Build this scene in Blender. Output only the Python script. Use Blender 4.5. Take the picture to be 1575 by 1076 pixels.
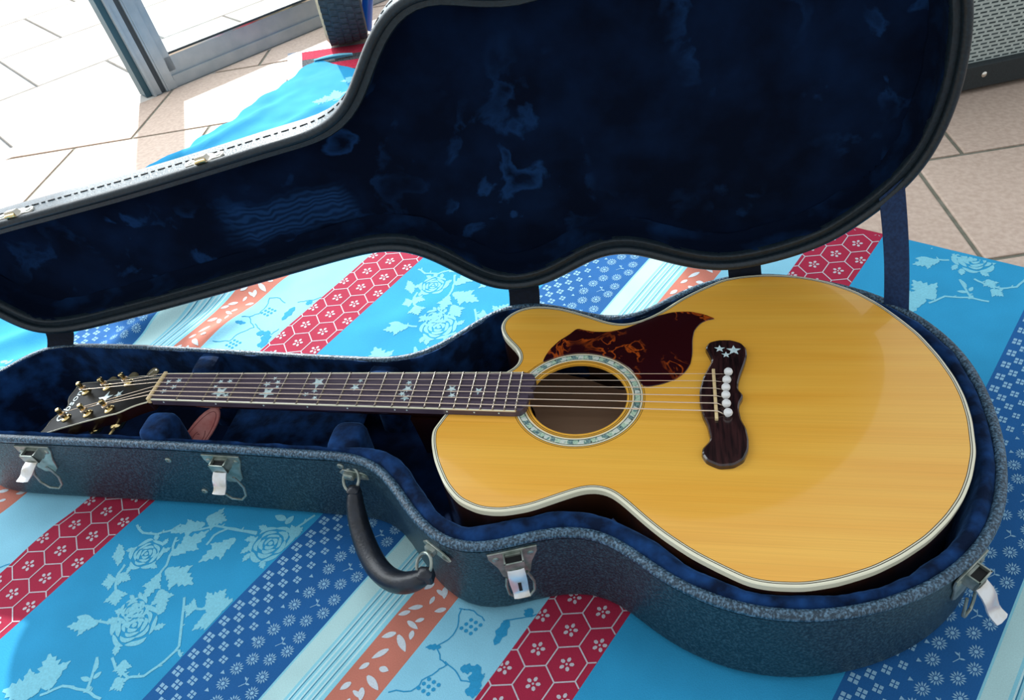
import bpy, math, random
import numpy as np
from mathutils import Vector, Matrix
from mathutils.geometry import tessellate_polygon
random.seed(7)
pi = math.pi
S = 0.001           # everything is written in millimetres, floor cloth at z = -138
ZF = -138.0
def W(p): return (p[0]*S, p[1]*S, (p[2]-ZF)*S)
scn = bpy.context.scene
for o in list(bpy.data.objects): bpy.data.objects.remove(o)

# ---------------------------------------------------------------- camera, sky, sun, exposure
cam_d = bpy.data.cameras.new('camera'); cam = bpy.data.objects.new('camera', cam_d)
scn.collection.objects.link(cam); scn.camera = cam
cam_d.sensor_fit = 'HORIZONTAL'; cam_d.sensor_width = 36.0
cam_d.lens = 1188.0/1575.0*36.0
cam_d.clip_start = 0.02; cam_d.clip_end = 60
Rm = [[0.980078, 0.148649, -0.131718], [0.003221, -0.675004, -0.737807], [-0.198585, 0.722684, -0.662036]]
cw = Matrix(((Rm[0][0], -Rm[1][0], -Rm[2][0]), (Rm[0][1], -Rm[1][1], -Rm[2][1]), (Rm[0][2], -Rm[1][2], -Rm[2][2]))).to_4x4()
cw.translation = Vector(W((603.39, -580.27, 591.19)))
cam.matrix_world = cw

world = bpy.data.worlds.new('sky'); scn.world = world; world.use_nodes = True
wn = world.node_tree.nodes; wl = world.node_tree.links
bg = wn['Background']; bg.inputs[1].default_value = 0.80
tc = wn.new('ShaderNodeTexCoord'); sx = wn.new('ShaderNodeSeparateXYZ'); rp = wn.new('ShaderNodeValToRGB')
wl.new(tc.outputs['Generated'], sx.inputs[0]); wl.new(sx.outputs[2], rp.inputs[0]); wl.new(rp.outputs[0], bg.inputs[0])
rp.color_ramp.elements[0].color = (0.92, 0.98, 1.0, 1); rp.color_ramp.elements[1].color = (0.90, 0.97, 1.04, 1)

sun_d = bpy.data.lights.new('sun', 'SUN'); sun = bpy.data.objects.new('sun', sun_d); scn.collection.objects.link(sun)
sun_d.energy = 6.2; sun_d.color = (1.0, 0.97, 0.93); sun_d.angle = math.radians(1.2)
SUND = Vector((0.50*0.857, -0.866*0.857, -0.515))      # travel direction of the light
sun.rotation_euler = SUND.to_track_quat('-Z', 'Y').to_euler()
sun.location = (-3, 4, 3)

# daylight falling in through the wide glass door, as a soft source filling the opening
dd_ = bpy.data.lights.new('door_daylight', 'AREA'); dlt = bpy.data.objects.new('door_daylight', dd_); scn.collection.objects.link(dlt)
dd_.shape = 'RECTANGLE'; dd_.size = 2.6; dd_.size_y = 2.05; dd_.energy = 74; dd_.color = (0.90, 0.96, 1.0)
_e = Vector((0.6088, 0.7934, 0)); _n = Vector((0.7934, -0.6088, 0))
_c = Vector((-0.724, 1.206, 1.29))+_e*(-0.44)+_n*(-0.09)
dlt.matrix_world = Matrix(((_e.x, 0, -_n.x, _c.x), (_e.y, 0, -_n.y, _c.y), (0, 1, 0, _c.z), (0, 0, 0, 1)))

vs = scn.view_settings
vs.view_transform = 'Standard'; vs.look = 'None'; vs.gamma = 1.0; vs.use_curve_mapping = False; vs.exposure = 0.0

# ---------------------------------------------------------------- measured outlines (mm)
BASE=[(-300.5,-0.9),(-301.7,-15.6),(-299.6,-30.1),(-293.7,-43.5),(-283.9,-54.4),(-271.3,-62),(-257.4,-66.7),(-243,-69.6),(-228.4,-71.3),(-213.7,-72.3),(-198.9,-72.8),(-184.2,-73.1),(-169.5,-73.4),(-154.8,-73.6),(-140.1,-73.8),(-125.3,-74),(-110.6,-74.1),(-95.9,-74.3),(-81.2,-74.4),(-66.4,-74.5),(-51.7,-74.7),(-37,-74.8),(-22.3,-75),(-7.5,-75.1),(7.2,-75.3),(21.9,-75.6),(36.6,-76),(51.4,-76.4),(66.1,-76.8),(80.8,-77.3),(95.5,-77.8),(110.2,-78.3),(124.9,-78.9),(139.7,-79.5),(154.4,-80.2),(169.1,-80.8),(183.8,-81.4),(198.5,-82),(213.2,-82.5),(227.9,-82.9),(242.7,-83.4),(257.3,-84.7),(271.8,-87.3),(285.8,-91.9),(298.7,-98.9),(310.3,-108),(320.8,-118.3),(330.7,-129.2),(340.4,-140.3),(350.4,-151.1),(360.9,-161.4),(372.2,-170.8),(384.6,-178.8),(398.1,-184.5),(412.5,-187.5),(427.2,-187.6),(441.7,-185.1),(455.8,-180.8),(469.7,-175.9),(483.7,-171.5),(498,-168),(512.6,-166.1),(527.3,-166.6),(541.6,-170),(554.9,-176.1),(567.3,-184.1),(579.2,-192.8),(591.1,-201.4),(603.5,-209.4),(616.4,-216.5),(629.8,-222.5),(643.6,-227.6),(657.8,-231.5),(672.3,-234.4),(686.9,-236),(701.6,-236.4),(716.3,-235.8),(730.9,-234),(745.4,-231.3),(759.7,-227.7),(773.7,-223.2),(787.4,-217.9),(800.8,-211.8),(813.8,-204.8),(826.3,-197),(838.2,-188.3),(849.5,-178.9),(860.1,-168.7),(869.9,-157.8),(878.8,-146),(886.7,-133.6),(893.6,-120.6),(899.6,-107.2),(904.7,-93.3),(909,-79.3),(912.6,-65),(915.6,-50.6),(918,-36),(919.7,-21.4),(921,-6.7),(921.6,8),(921.8,22.7),(921.4,37.4),(920.3,52.1),(918.4,66.7),(915.5,81.1),(911.5,95.3),(906.5,109.1),(900.4,122.6),(893.3,135.5),(885.3,147.8),(876.3,159.4),(866.4,170.3),(855.7,180.5),(844.2,189.7),(832,197.9),(819.2,205.1),(805.9,211.5),(792.3,217.1),(778.5,222.1),(764.4,226.4),(750.1,229.9),(735.6,232.4),(720.9,233.8),(706.2,233.8),(691.6,232.3),(677.2,229.3),(663.1,224.8),(649.6,219),(636.6,212.2),(624.2,204.3),(612.3,195.6),(600.8,186.4),(589.5,176.9),(577.9,167.8),(565.3,160.2),(551.5,155.4),(536.8,154),(522.2,155.6),(508,159.2),(494,163.9),(480.2,169),(466.2,173.7),(452,177.3),(437.4,179.2),(422.7,178.9),(408.2,176.1),(394.6,170.6),(382.4,162.4),(371.5,152.5),(361.5,141.7),(351.7,130.7),(341.9,119.7),(331.5,109.2),(320.5,99.5),(308.5,90.9),(295.4,84.3),(281.4,80),(266.8,77.9),(252.1,77.4),(237.4,77.7),(222.7,78.4),(207.9,79.2),(193.2,80),(178.5,80.9),(163.9,81.9),(149.2,82.9),(134.5,83.9),(119.8,84.9),(105.1,85.9),(90.4,86.9),(75.7,87.9),(61,88.9),(46.3,89.9),(31.6,90.9),(16.9,91.9),(2.2,92.9),(-12.4,93.9),(-27.1,94.9),(-41.8,95.9),(-56.5,96.9),(-71.2,97.7),(-85.9,98.5),(-100.6,99),(-115.4,99.5),(-130.1,99.9),(-144.8,100.3),(-159.5,100.6),(-174.3,100.8),(-189,100.5),(-203.7,99.5),(-218.2,97.1),(-232,92.3),(-244.4,84.3),(-254.6,73.8),(-263.5,62),(-272,50),(-280.7,38.1),(-289.1,26.1),(-296.1,13.1)]
LID=[(-284.5,-11.5),(-284.9,-25.9),(-280.6,-39.6),(-272.1,-51.3),(-260.5,-59.8),(-247,-65.1),(-232.9,-68),(-218.5,-69.8),(-204.1,-71.1),(-189.7,-72.1),(-175.2,-72.9),(-160.8,-73.4),(-146.3,-73.7),(-131.8,-73.9),(-117.4,-74.1),(-102.9,-74.2),(-88.4,-74.3),(-73.9,-74.5),(-59.5,-74.6),(-45,-74.7),(-30.5,-74.9),(-16.1,-75),(-1.6,-75.2),(12.9,-75.4),(27.3,-75.7),(41.8,-76.1),(56.3,-76.5),(70.7,-76.9),(85.2,-77.4),(99.7,-77.9),(114.1,-78.5),(128.6,-79.1),(143.1,-79.7),(157.5,-80.3),(172,-80.9),(186.4,-81.6),(200.9,-82.1),(215.4,-82.5),(229.8,-82.9),(244.3,-83.5),(258.7,-84.8),(272.9,-87.5),(286.6,-92.2),(299.2,-99.2),(310.6,-108.1),(320.9,-118.3),(330.6,-129),(340.1,-139.9),(349.8,-150.6),(360.1,-160.8),(371.2,-170.1),(383.2,-178.1),(396.4,-184),(410.5,-187.4),(424.9,-187.9),(439.2,-185.8),(453.1,-181.7),(466.7,-176.9),(480.5,-172.4),(494.5,-168.7),(508.7,-166.3),(523.2,-166),(537.4,-168.5),(550.8,-173.8),(563.2,-181.2),(575,-189.6),(586.6,-198.3),(598.5,-206.4),(611,-213.8),(624,-220.1),(637.4,-225.5),(651.2,-229.9),(665.3,-233.2),(679.6,-235.4),(694,-236.4),(708.5,-236.3),(722.9,-235.2),(737.2,-233),(751.4,-230),(765.3,-226.1),(779,-221.3),(792.4,-215.8),(805.4,-209.5),(818,-202.4),(830,-194.4),(841.6,-185.7),(852.5,-176.2),(862.7,-166),(872.2,-155),(880.7,-143.4),(888.3,-131),(894.9,-118.2),(900.7,-104.9),(905.7,-91.3),(910.2,-77.6),(914.2,-63.7),(917.4,-49.6),(919.8,-35.3),(921.2,-20.9),(921.9,-6.4),(921.9,8),(921.3,22.5),(920.2,36.9),(918.4,51.3),(915.7,65.5),(912.4,79.6),(908.3,93.5),(903.4,107.1),(897.5,120.3),(890.4,132.9),(882.1,144.7),(872.7,155.7),(862.3,165.8),(851.3,175.2),(839.7,183.8),(827.7,191.9),(815.3,199.4),(802.5,206.2),(789.2,211.8),(775.3,216),(761.2,219.2),(746.9,221.5),(732.6,223.1),(718.1,224),(703.6,224.3),(689.2,223.7),(674.8,222),(660.7,218.8),(647,214.1),(633.8,208.3),(621,201.6),(608.5,194.3),(596.2,186.6),(584,178.9),(571.5,171.5),(558.4,165.5),(544.4,161.9),(530,161.4),(515.7,163.8),(501.9,168.1),(488.3,173.1),(474.7,177.9),(460.8,182),(446.6,184.6),(432.1,185.4),(417.7,184.3),(403.6,181),(390.4,175.1),(378.5,167),(367.7,157.3),(357.8,146.8),(348.2,135.9),(338.7,125),(328.8,114.4),(318.3,104.5),(306.6,96),(293.7,89.5),(279.8,85.5),(265.5,83.4),(251.1,82.7),(236.6,82.8),(222.1,83.3),(207.7,84),(193.2,84.8),(178.8,85.6),(164.3,86.5),(149.9,87.3),(135.4,88.2),(121,89),(106.5,89.8),(92.1,90.6),(77.6,91.4),(63.2,92.2),(48.7,93.1),(34.3,93.9),(19.8,94.6),(5.4,95.4),(-9.1,96.1),(-23.5,96.8),(-38,97.5),(-52.4,98.1),(-66.9,98.6),(-81.4,99.1),(-95.8,99.5),(-110.3,99.9),(-124.8,100.3),(-139.2,100.6),(-153.7,100.6),(-168.2,100.1),(-182.6,98.9),(-196.8,96.5),(-210.7,92.3),(-223.4,85.6),(-234,75.8),(-242.5,64.1),(-249.7,51.6),(-257,39.1),(-264.7,26.8),(-272.6,14.7),(-279.7,2.1)]
PG=[(462.5,52.1),(463.4,63.9),(468.1,77.3),(477.7,92.7),(487.8,102.2),(492.8,109.2),(496.5,114.4),(503.9,111.3),(517.2,107.7),(535.6,107.7),(553.6,113.8),(571.5,124.6),(589.5,136),(607.9,143.1),(628,144.3),(644.1,138.9),(658,130.2),(649.1,128.9),(640,122.8),(632.6,110.2),(630.2,94),(629.7,70.3),(627.1,52.5),(621.1,39.9),(610.9,28.9),(596.1,21.4),(582.7,17.6),(574.4,17.4)]
BR=[(643.4,75.3),(647.7,85),(658.1,88.7),(672.2,88.7),(682.8,83.9),(687.7,75.5),(687.9,63.7),(684.4,49.9),(678.8,31.8),(675.7,18.7),(675.5,10.1),(679.3,4.9),(679.6,-0.4),(675.5,-8.7),(674.3,-16.9),(675.5,-30.9),(679.6,-42.5),(681.1,-57.7),(680,-70.7),(674.9,-83.6),(665.1,-91.1),(651.6,-93),(639.7,-86.8),(635.2,-77.9),(636.1,-70.5),(642.6,-61.8),(644.2,-57.1),(641.9,-39.8),(637.4,-26),(635,-7.6),(635.4,9.3),(639.7,29.1),(649.7,54.1),(648.3,59.9)]
PIN=[(666.9,32.8),(664.6,20.7),(663.2,9.4),(662.6,-1.6),(662.6,-13.6),(663.6,-26.3)]
SAD=[(650.7,37.4),(651.2,-34.9)]
BST=[(658.8,72.5),(673.7,70.2),(665.2,62.8)]
ST=[(10.4,7.1,2.8),(23.5,9.7,2.5),(21.9,-1.2,2.5),(12.2,-8.3,2.5),(79.7,8.9,2.3),(91.6,9.8,2.3),(76.5,0.2,2),(87.3,-8.9,6.3),(96.5,-12.8,2.5),(141.5,5.7,3),(147.3,-8.4,6.1),(147.5,15.2,2),(153.7,9.2,2.4),(156,1.4,1.7),(204.5,9,5.9),(205.2,-4,2.4),(196.1,-9.9,2.4),(208.9,-15.1,2.2),(255.7,13.1,2.2),(252.4,2.4,3.8),(315,11,2.6),(315.7,1.4,4),(311.1,-6.5,2.9),(316.5,-12.8,3.7),(367,2,4),(369.3,-7.9,3.2),(398.1,-0.8,4)]
INN=[(285.9,-63.5),(305.2,-61.8),(320.2,-73.2),(339.7,-92.5),(383.6,-145.5),(411.8,-159.6),(453.3,-147.4),(489.1,-135.5),(526.4,-132.4),(554.5,-141.7),(581.2,-156.2),(599.2,-167.6),(624.1,-189.7),(644.3,-197.7),(670.9,-209.7),(726.5,-210),(763.7,-203),(803.3,-182.9),(835.5,-158.4),(861.6,-125.8),(876.4,-103.1)]
G1=[(445.0,157.7),(471.2,154.1),(491.3,146.3),(511.3,137.3),(530.7,127.2),(545.8,123.0),(558.6,123.8),(576.6,132.3),(595.0,146.7),(613.5,165.9),(628.6,179.2),(645.7,191.7),(667.9,206.8),(691.8,213.1),(720.1,215.7),(749.8,212.8),(772.1,207.1),(793.3,198.0),(819.3,180.3),(840.8,156.2),(856.8,131.4),(871.5,104.5),(883.2,69.8),(890.4,37.0),(892.7,9.4),(891.3,-20.1),(886.1,-50.5)]
G2=[(883.9,-62.7),(872.7,-92.4),(860.4,-115.8),(843.9,-138.2),(822.6,-160.5),(797.1,-180.1),(773.1,-194.7),(742.7,-207.3),(715.0,-214.3),(687.8,-215.2),(669.7,-212.5),(643.6,-199.3),(623.8,-188.3),(599.0,-170.3),(581.7,-154.8),(563.4,-136.4),(550.5,-124.9),(537.5,-120.7),(522.9,-122.4),(500.0,-133.2),(473.7,-146.2),(447.0,-153.1),(424.4,-152.1),(401.2,-141.8),(383.6,-122.8),(367.0,-94.2),(357.7,-69.0),(354.0,-47.1)]
STEMS=[[(5.2, -111.4), (21.8, -114.9), (39.8, -106.9), (51.3, -94.0), (54.3, -83.9)], [(65.8, -99.7), (76.6, -113.7), (86.8, -131.4), (89.6, -142.4), (94.6, -158.1)], [(53.5, -96.4), (76.6, -82.7), (96.2, -64.0), (121.0, -56.2), (150.3, -46.4)], [(40.0, -155.6), (42.7, -166.7), (50.0, -175.7), (65.4, -185.8)], [(143.7, -149.8), (161.6, -166.9), (190.6, -193.0), (189.8, -213.0), (183.5, -235.5), (167.6, -244.8), (147.8, -245.5), (131.8, -239.8)], [(96.6, -307.7), (110.0, -287.8), (135.1, -279.0), (160.6, -276.0)], [(138.4, -276.4), (128.1, -263.5), (115.6, -248.1)], [(152.1, -47.8), (112.4, -59.0), (105.8, -72.9), (108.1, -87.4)], [(184.3, -27.9), (191.3, -14.9), (196.0, 4.8)], [(71.6, -221.6), (89.5, -214.8)], [(154.5, -156.4), (171.5, -152.3), (183.0, -146.0)], [(194.7, -197.0), (204.8, -201.7)]]
LEAVES=[([(81.8, -118.0), (93.3, -74.1)], 11), ([(91.7, -134.8), (135.9, -133.0)], 12), ([(89.6, -142.4), (101.5, -173.2)], 8), ([(108.2, -156.6), (132.4, -170.8)], 9), ([(81.9, -68.3), (53.1, -95.4)], 9), ([(76.3, -60.9), (100.6, -52.2)], 11), ([(133.8, -64.9), (119.8, -107.7)], 10), ([(47.0, -173.7), (38.0, -185.6)], 8), ([(43.1, -169.9), (62.9, -165.5)], 7), ([(59.7, -182.7), (76.4, -195.6)], 9), ([(99.2, -298.4), (64.1, -274.3)], 15), ([(90.3, -303.5), (56.2, -324.3)], 16), ([(127.7, -260.2), (116.5, -247.7)], 4), ([(131.6, -268.9), (119.6, -271.9)], 4), ([(139.9, -272.3), (137.4, -281.5)], 4), ([(133.5, -265.7), (134.7, -255.9)], 4), ([(180.7, -148.2), (181.1, -120.8)], 12), ([(180.7, -148.2), (204.8, -126.1)], 12), ([(184.3, -151.1), (205.3, -162.4)], 12), ([(167.8, -151.6), (155.4, -158.3)], 8), ([(78.9, -220.7), (51.5, -240.8)], 9), ([(67.1, -221.4), (49.2, -228.1)], 6), ([(168.8, -16.2), (152.2, -18.1)], 6), ([(173.2, -20.8), (173.4, -7.5)], 6), ([(25.2, -144.4), (16.8, -154.8)], 11), ([(191.5, -31.3), (196.2, -16.0)], 9), ([(156.4, -252.1), (173.0, -258.8)], 7), ([(146.1, -234.6), (159.2, -248.5)], 7)]
ROSES=[((51.4, -132.7), 21), ((119.8, -201.4), 27), ((179.5, -49.9), 26), ((102.4, -189.7), 17)]
VINES=[[(431.7, -9.2), (442.9, -26.0), (444.2, -43.8), (437.8, -55.8), (449.3, -64.6), (460.3, -67.8), (455.7, -76.8), (449.4, -91.2), (447.3, -105.0), (427.5, -118.4)], [(456.9, -63.5), (472.7, -67.0), (483.3, -71.6), (497.5, -67.6), (500.0, -54.8)], [(513.2, 35.0), (504.6, 20.9), (491.2, 9.2), (481.5, 1.5)], [(428.9, -60.9), (437.8, -55.8)], [(431.7, -9.2), (447.1, -3.5), (463.3, -7.8)]]
VLEAF=[([(485.2, 5.4), (489.7, -24.7)], 9), ([(503.9, -75.3), (487.0, -50.2)], 11), ([(474.9, -62.5), (488.6, -55.3)], 8), ([(494.0, -78.5), (510.6, -72.3)], 9), ([(428.9, -60.9), (442.5, -53.7)], 5), ([(499.7, 27.8), (498.6, 17.1)], 8)]
GRAPES=[(453.6, -20.1), (457.5, -93.5)]
SLEAF=[([(397.1, -11.0), (398.6, -20.6)], 5), ([(394.2, -3.3), (408.7, -4.7)], 5), ([(418.2, -16.4), (409.0, -25.1)], 6), ([(393.6, -26.2), (381.5, -36.1)], 6), ([(385.8, -37.7), (377.0, -47.3)], 6), ([(391.0, -47.9), (407.0, -49.9)], 6), ([(405.0, -37.1), (398.5, -44.6)], 5), ([(389.4, -64.6), (379.2, -76.0)], 7), ([(393.1, -65.3), (412.6, -76.2)], 8), ([(403.3, -53.9), (408.2, -63.2)], 6), ([(395.2, -82.7), (386.5, -99.3)], 7), ([(388.0, -104.5), (382.9, -114.8)], 6), ([(401.2, -103.3), (411.5, -101.0)], 7), ([(396.1, -115.9), (416.6, -122.1)], 8), ([(385.9, -129.8), (381.3, -141.2)], 7), ([(400.1, -128.2), (408.3, -139.8)], 7)]
SOL = [0.8830129, -0.3983641, -3.9828917, 0.1583707, -0.0268701]
LIDQ = (Vector((442.0, 192.66, 0.2225)), Vector((0.99045, 0.13784, 0.0)), 1.5282)

# ---------------------------------------------------------------- helpers
def C(r, g, b):
    f = lambda v: (v/255/12.92 if v/255 <= 0.04045 else ((v/255+0.055)/1.055)**2.4)
    return (f(r), f(g), f(b), 1)
def mul(c, k): return (c[0]*k, c[1]*k, c[2]*k, 1)

def mat(name, c1, c2=None, rough=0.5, metal=0.0, scale=(1, 1, 1), nscale=40, detail=4, lo=0.35, hi=0.65,
        bump=0.0, bscale=400, coat=0.0, sheen=0.0, sheen_tint=(1, 1, 1, 1), spec=0.5, rough2=None, coords='Object', bdist=0.001, extra=None):
    m = bpy.data.materials.new(name); m.use_nodes = True
    nt = m.node_tree; n = nt.nodes; l = nt.links; b = n['Principled BSDF']
    b.inputs['Base Color'].default_value = c1; b.inputs['Roughness'].default_value = rough
    b.inputs['Metallic'].default_value = metal; b.inputs['Specular IOR Level'].default_value = spec
    b.inputs['Coat Weight'].default_value = coat; b.inputs['Coat Roughness'].default_value = 0.06
    b.inputs['Sheen Weight'].default_value = sheen; b.inputs['Sheen Tint'].default_value = sheen_tint; b.inputs['Sheen Roughness'].default_value = 0.4
    t = n.new('ShaderNodeTexCoord'); mp = n.new('ShaderNodeMapping'); mp.inputs['Scale'].default_value = scale
    l.new(t.outputs[coords], mp.inputs[0])
    if c2 is not None:
        no = n.new('ShaderNodeTexNoise'); no.inputs['Scale'].default_value = nscale; no.inputs['Detail'].default_value = detail
        l.new(mp.outputs[0], no.inputs['Vector'])
        r = n.new('ShaderNodeValToRGB'); r.color_ramp.elements[0].position = lo; r.color_ramp.elements[1].position = hi
        r.color_ramp.elements[0].color = c1; r.color_ramp.elements[1].color = c2
        l.new(no.outputs['Fac'], r.inputs[0]); l.new(r.outputs[0], b.inputs['Base Color'])
        if rough2 is not None:
            mr = n.new('ShaderNodeMapRange'); mr.inputs[1].default_value = lo; mr.inputs[2].default_value = hi
            mr.inputs[3].default_value = rough; mr.inputs[4].default_value = rough2
            l.new(no.outputs['Fac'], mr.inputs[0]); l.new(mr.outputs[0], b.inputs['Roughness'])
    if bump:
        nb = n.new('ShaderNodeTexNoise'); nb.inputs['Scale'].default_value = bscale; nb.inputs['Detail'].default_value = 3
        l.new(mp.outputs[0], nb.inputs['Vector'])
        bp = n.new('ShaderNodeBump'); bp.inputs['Strength'].default_value = bump; bp.inputs['Distance'].default_value = bdist
        l.new(nb.outputs['Fac'], bp.inputs['Height']); l.new(bp.outputs[0], b.inputs['Normal'])
    if extra: extra(m, n, l, b, t)
    return m

ORI = {}
def origin(o): return ORI.get(o.name, Vector((0, 0, 0))) if o else Vector((0, 0, 0))
def empty(name, p, label, cat, group=None):
    o = bpy.data.objects.new(name, None); scn.collection.objects.link(o)
    o.location = W(p); o.empty_display_size = 0.02; ORI[o.name] = Vector(W(p))
    o['label'] = label; o['category'] = cat
    if group: o['group'] = group
    return o
def tag(o, label=None, cat=None, group=None, kind=None):
    if label: o['label'] = label
    if cat: o['category'] = cat
    if group: o['group'] = group
    if kind: o['kind'] = kind
    return o

class MB:
    def __init__(s): s.v = []; s.f = []; s.m = []; s.uv = None
    def add(s, vs, fs, mi=0):
        k = len(s.v); s.v += [tuple(p) for p in vs]; s.f += [tuple(i+k for i in f) for f in fs]; s.m += [mi]*len(fs); return s
    def loft(s, loops, cap0=False, cap1=False, closed=True, mi=0, wrap=False):
        n = len(loops[0]); vs = [p for L in loops for p in L]; fs = []
        L_ = len(loops); r = range(L_ if wrap else L_-1)
        for j in r:
            j2 = (j+1) % L_
            for i in range(n if closed else n-1):
                a, b = i, (i+1) % n
                fs.append((j*n+a, j*n+b, j2*n+b, j2*n+a))
        if cap0: fs.append(tuple(range(n))[::-1])
        if cap1: fs.append(tuple((L_-1)*n+i for i in range(n)))
        return s.add(vs, fs, mi)
    def box(s, c, d, ax=None, mi=0, bev=0.0):
        # c centre, d full size, ax three axes
        ax = ax or ((1, 0, 0), (0, 1, 0), (0, 0, 1)); ax = [Vector(a) for a in ax]; c = Vector(c)
        loops = []
        h = [x/2 for x in d]; bv = min(bev, min(h)*0.9)
        prof = [(bv, -h[2]), (0, -h[2]+bv), (0, h[2]-bv), (bv, h[2])] if bv > 0 else [(0, -h[2]), (0, h[2])]
        for o, z in prof:
            pts = []
            if bv > 0:
                for sx_, sy_ in ((-1, -1), (1, -1), (1, 1), (-1, 1)):
                    e = [(sx_*(h[0]-o-bv*0.6), sy_*(h[1]-o)), (sx_*(h[0]-o), sy_*(h[1]-o-bv*0.6))]
                    if sx_*sy_ > 0: e = e[::-1]
                    pts += e
            else: pts = [(-h[0], -h[1]), (h[0], -h[1]), (h[0], h[1]), (-h[0], h[1])]
            loops.append([c+ax[0]*x+ax[1]*y+ax[2]*z for x, y in pts])
        return s.loft(loops, True, True, mi=mi)
    def tube(s, pts, r, n=10, closed=False, mi=0, caps=True):
        pts = [Vector(p) for p in pts]; N = len(pts); rs = r if isinstance(r, (list, tuple)) else [r]*N
        loops = []; up = None
        for i in range(N):
            if closed: t = pts[(i+1) % N]-pts[i-1]
            else: t = pts[min(i+1, N-1)]-pts[max(i-1, 0)]
            t.normalize()
            if up is None:
                up = Vector((0, 0, 1)) if abs(t.z) < 0.9 else Vector((1, 0, 0))
            a = (up-t*up.dot(t)).normalized(); b = t.cross(a); up = a
            loops.append([pts[i]+(a*math.cos(2*pi*k/n)+b*math.sin(2*pi*k/n))*rs[i] for k in range(n)])
        return s.loft(loops, caps and not closed, caps and not closed, wrap=closed, mi=mi)
    def lathe(s, c, axis, prof, n=16, mi=0):
        # prof list of (radius, height along axis)
        ax = Vector(axis).normalized(); u = ax.orthogonal().normalized(); w = ax.cross(u); c = Vector(c)
        return s.loft([[c+ax*h+(u*math.cos(2*pi*k/n)+w*math.sin(2*pi*k/n))*max(r, 0.01) for k in range(n)] for r, h in prof], True, True, mi=mi)
    def plate(s, poly, f, z0, z1, bev=0.0, mi=0):
        # prism of a CCW polygon: f maps (x,y,z)
        if bev: loops = [[f(x, y, z0) for x, y in poly], [f(x, y, z1-bev) for x, y in poly], [f(x, y, z1) for x, y in off(poly, bev)]]
        else: loops = [[f(x, y, z0) for x, y in poly], [f(x, y, z1) for x, y in poly]]
        return s.loft(loops, True, True, mi=mi)
    def build(s, name, mats, parent=None, smooth=True, angle=40, fix=True, uv=None):
        me = bpy.data.meshes.new(name)
        og = origin(parent) if parent else Vector((0, 0, 0))
        base = og
        if parent is None:
            # put the origin of a free mesh at its lowest centre
            A = np.array([W(p) for p in s.v]); base = Vector(((A[:, 0].min()+A[:, 0].max())/2, (A[:, 1].min()+A[:, 1].max())/2, A[:, 2].min()))
        me.from_pydata([Vector(W(p))-base for p in s.v], [], s.f)
        if not isinstance(mats, (list, tuple)): mats = [mats]
        for m_ in mats: me.materials.append(m_)
        if len(mats) > 1: me.polygons.foreach_set('material_index', s.m)
        if uv is not None:
            ul = me.uv_layers.new(name='pattern')
            li = np.empty(len(me.loops), dtype=np.int32); me.loops.foreach_get('vertex_index', li)
            ul.data.foreach_set('uv', np.asarray(uv, dtype=np.float32)[li].ravel())
        if fix:
            import bmesh
            bm = bmesh.new(); bm.from_mesh(me); bmesh.ops.recalc_face_normals(bm, faces=bm.faces); bm.to_mesh(me); bm.free()
        if smooth:
            me.polygons.foreach_set('use_smooth', [True]*len(me.polygons))
            me.set_sharp_from_angle(angle=math.radians(angle))
        me.update()
        o = bpy.data.objects.new(name, me); scn.collection.objects.link(o)
        if parent: o.parent = parent
        else: o.location = base
        ORI[o.name] = base
        return o

def off(poly, d, k=1):
    A = np.array(poly, float); n = len(A)
    t = np.roll(A, -k, 0)-np.roll(A, k, 0); t /= np.maximum(np.hypot(t[:, 0], t[:, 1]), 1e-9)[:, None]
    nn = np.stack([-t[:, 1], t[:, 0]], 1)
    dd = np.asarray(d)
    return [tuple(p) for p in A+nn*(dd[:, None] if dd.ndim else dd)]
def area(p):
    A = np.array(p); B = np.roll(A, -1, 0); return 0.5*float((A[:, 0]*B[:, 1]-B[:, 0]*A[:, 1]).sum())
def ccw(p): return list(p) if area(p) > 0 else list(p)[::-1]
def resamp(P, n, sm=0):
    P = np.array(P, float); Q = np.vstack([P, P[:1]]); d = np.r_[0, np.cumsum(np.hypot(*np.diff(Q, axis=0).T))]
    t = np.linspace(0, d[-1], n, endpoint=False); r = np.stack([np.interp(t, d, Q[:, 0]), np.interp(t, d, Q[:, 1])], 1)
    for _ in range(sm): r = (np.roll(r, 1, 0)+2*r+np.roll(r, -1, 0))/4
    return [tuple(p) for p in r]
def star(cx, cy, r, rot=0, inner=0.42):
    return [(cx+(r if i % 2 == 0 else r*inner)*math.cos(rot+i*pi/5), cy+(r if i % 2 == 0 else r*inner)*math.sin(rot+i*pi/5)) for i in range(10)]
ident = lambda x, y, z: (x, y, z)
def lidT(x, y, z):
    A, u, th = LIDQ; v = Vector((x, y, z))-A; c, s_ = math.cos(th), math.sin(th)
    r = v*c+(-u).cross(v)*s_+u*(v.dot(u))*(1-c)
    return tuple(A+r)
def band(out, prof, f=ident):
    return [[f(x, y, z) for x, y in off(out, o, 2)] for o, z in prof]
def sm(a, b, x):
    t = np.clip((x-a)/(b-a), 0, 1); return t*t*(3-2*t)
def noise2(x, y, seed=0):
    rs = np.random.RandomState(seed); v = 0
    for i in range(7):
        a = rs.rand()*2*pi; f = 2**(i*0.5); v = v+np.sin((x*math.cos(a)+y*math.sin(a))*f+rs.rand()*7+1.3*np.sin((x*math.sin(a)-y*math.cos(a))*f*0.7+rs.rand()*5))/f
    return v/2.2

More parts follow.
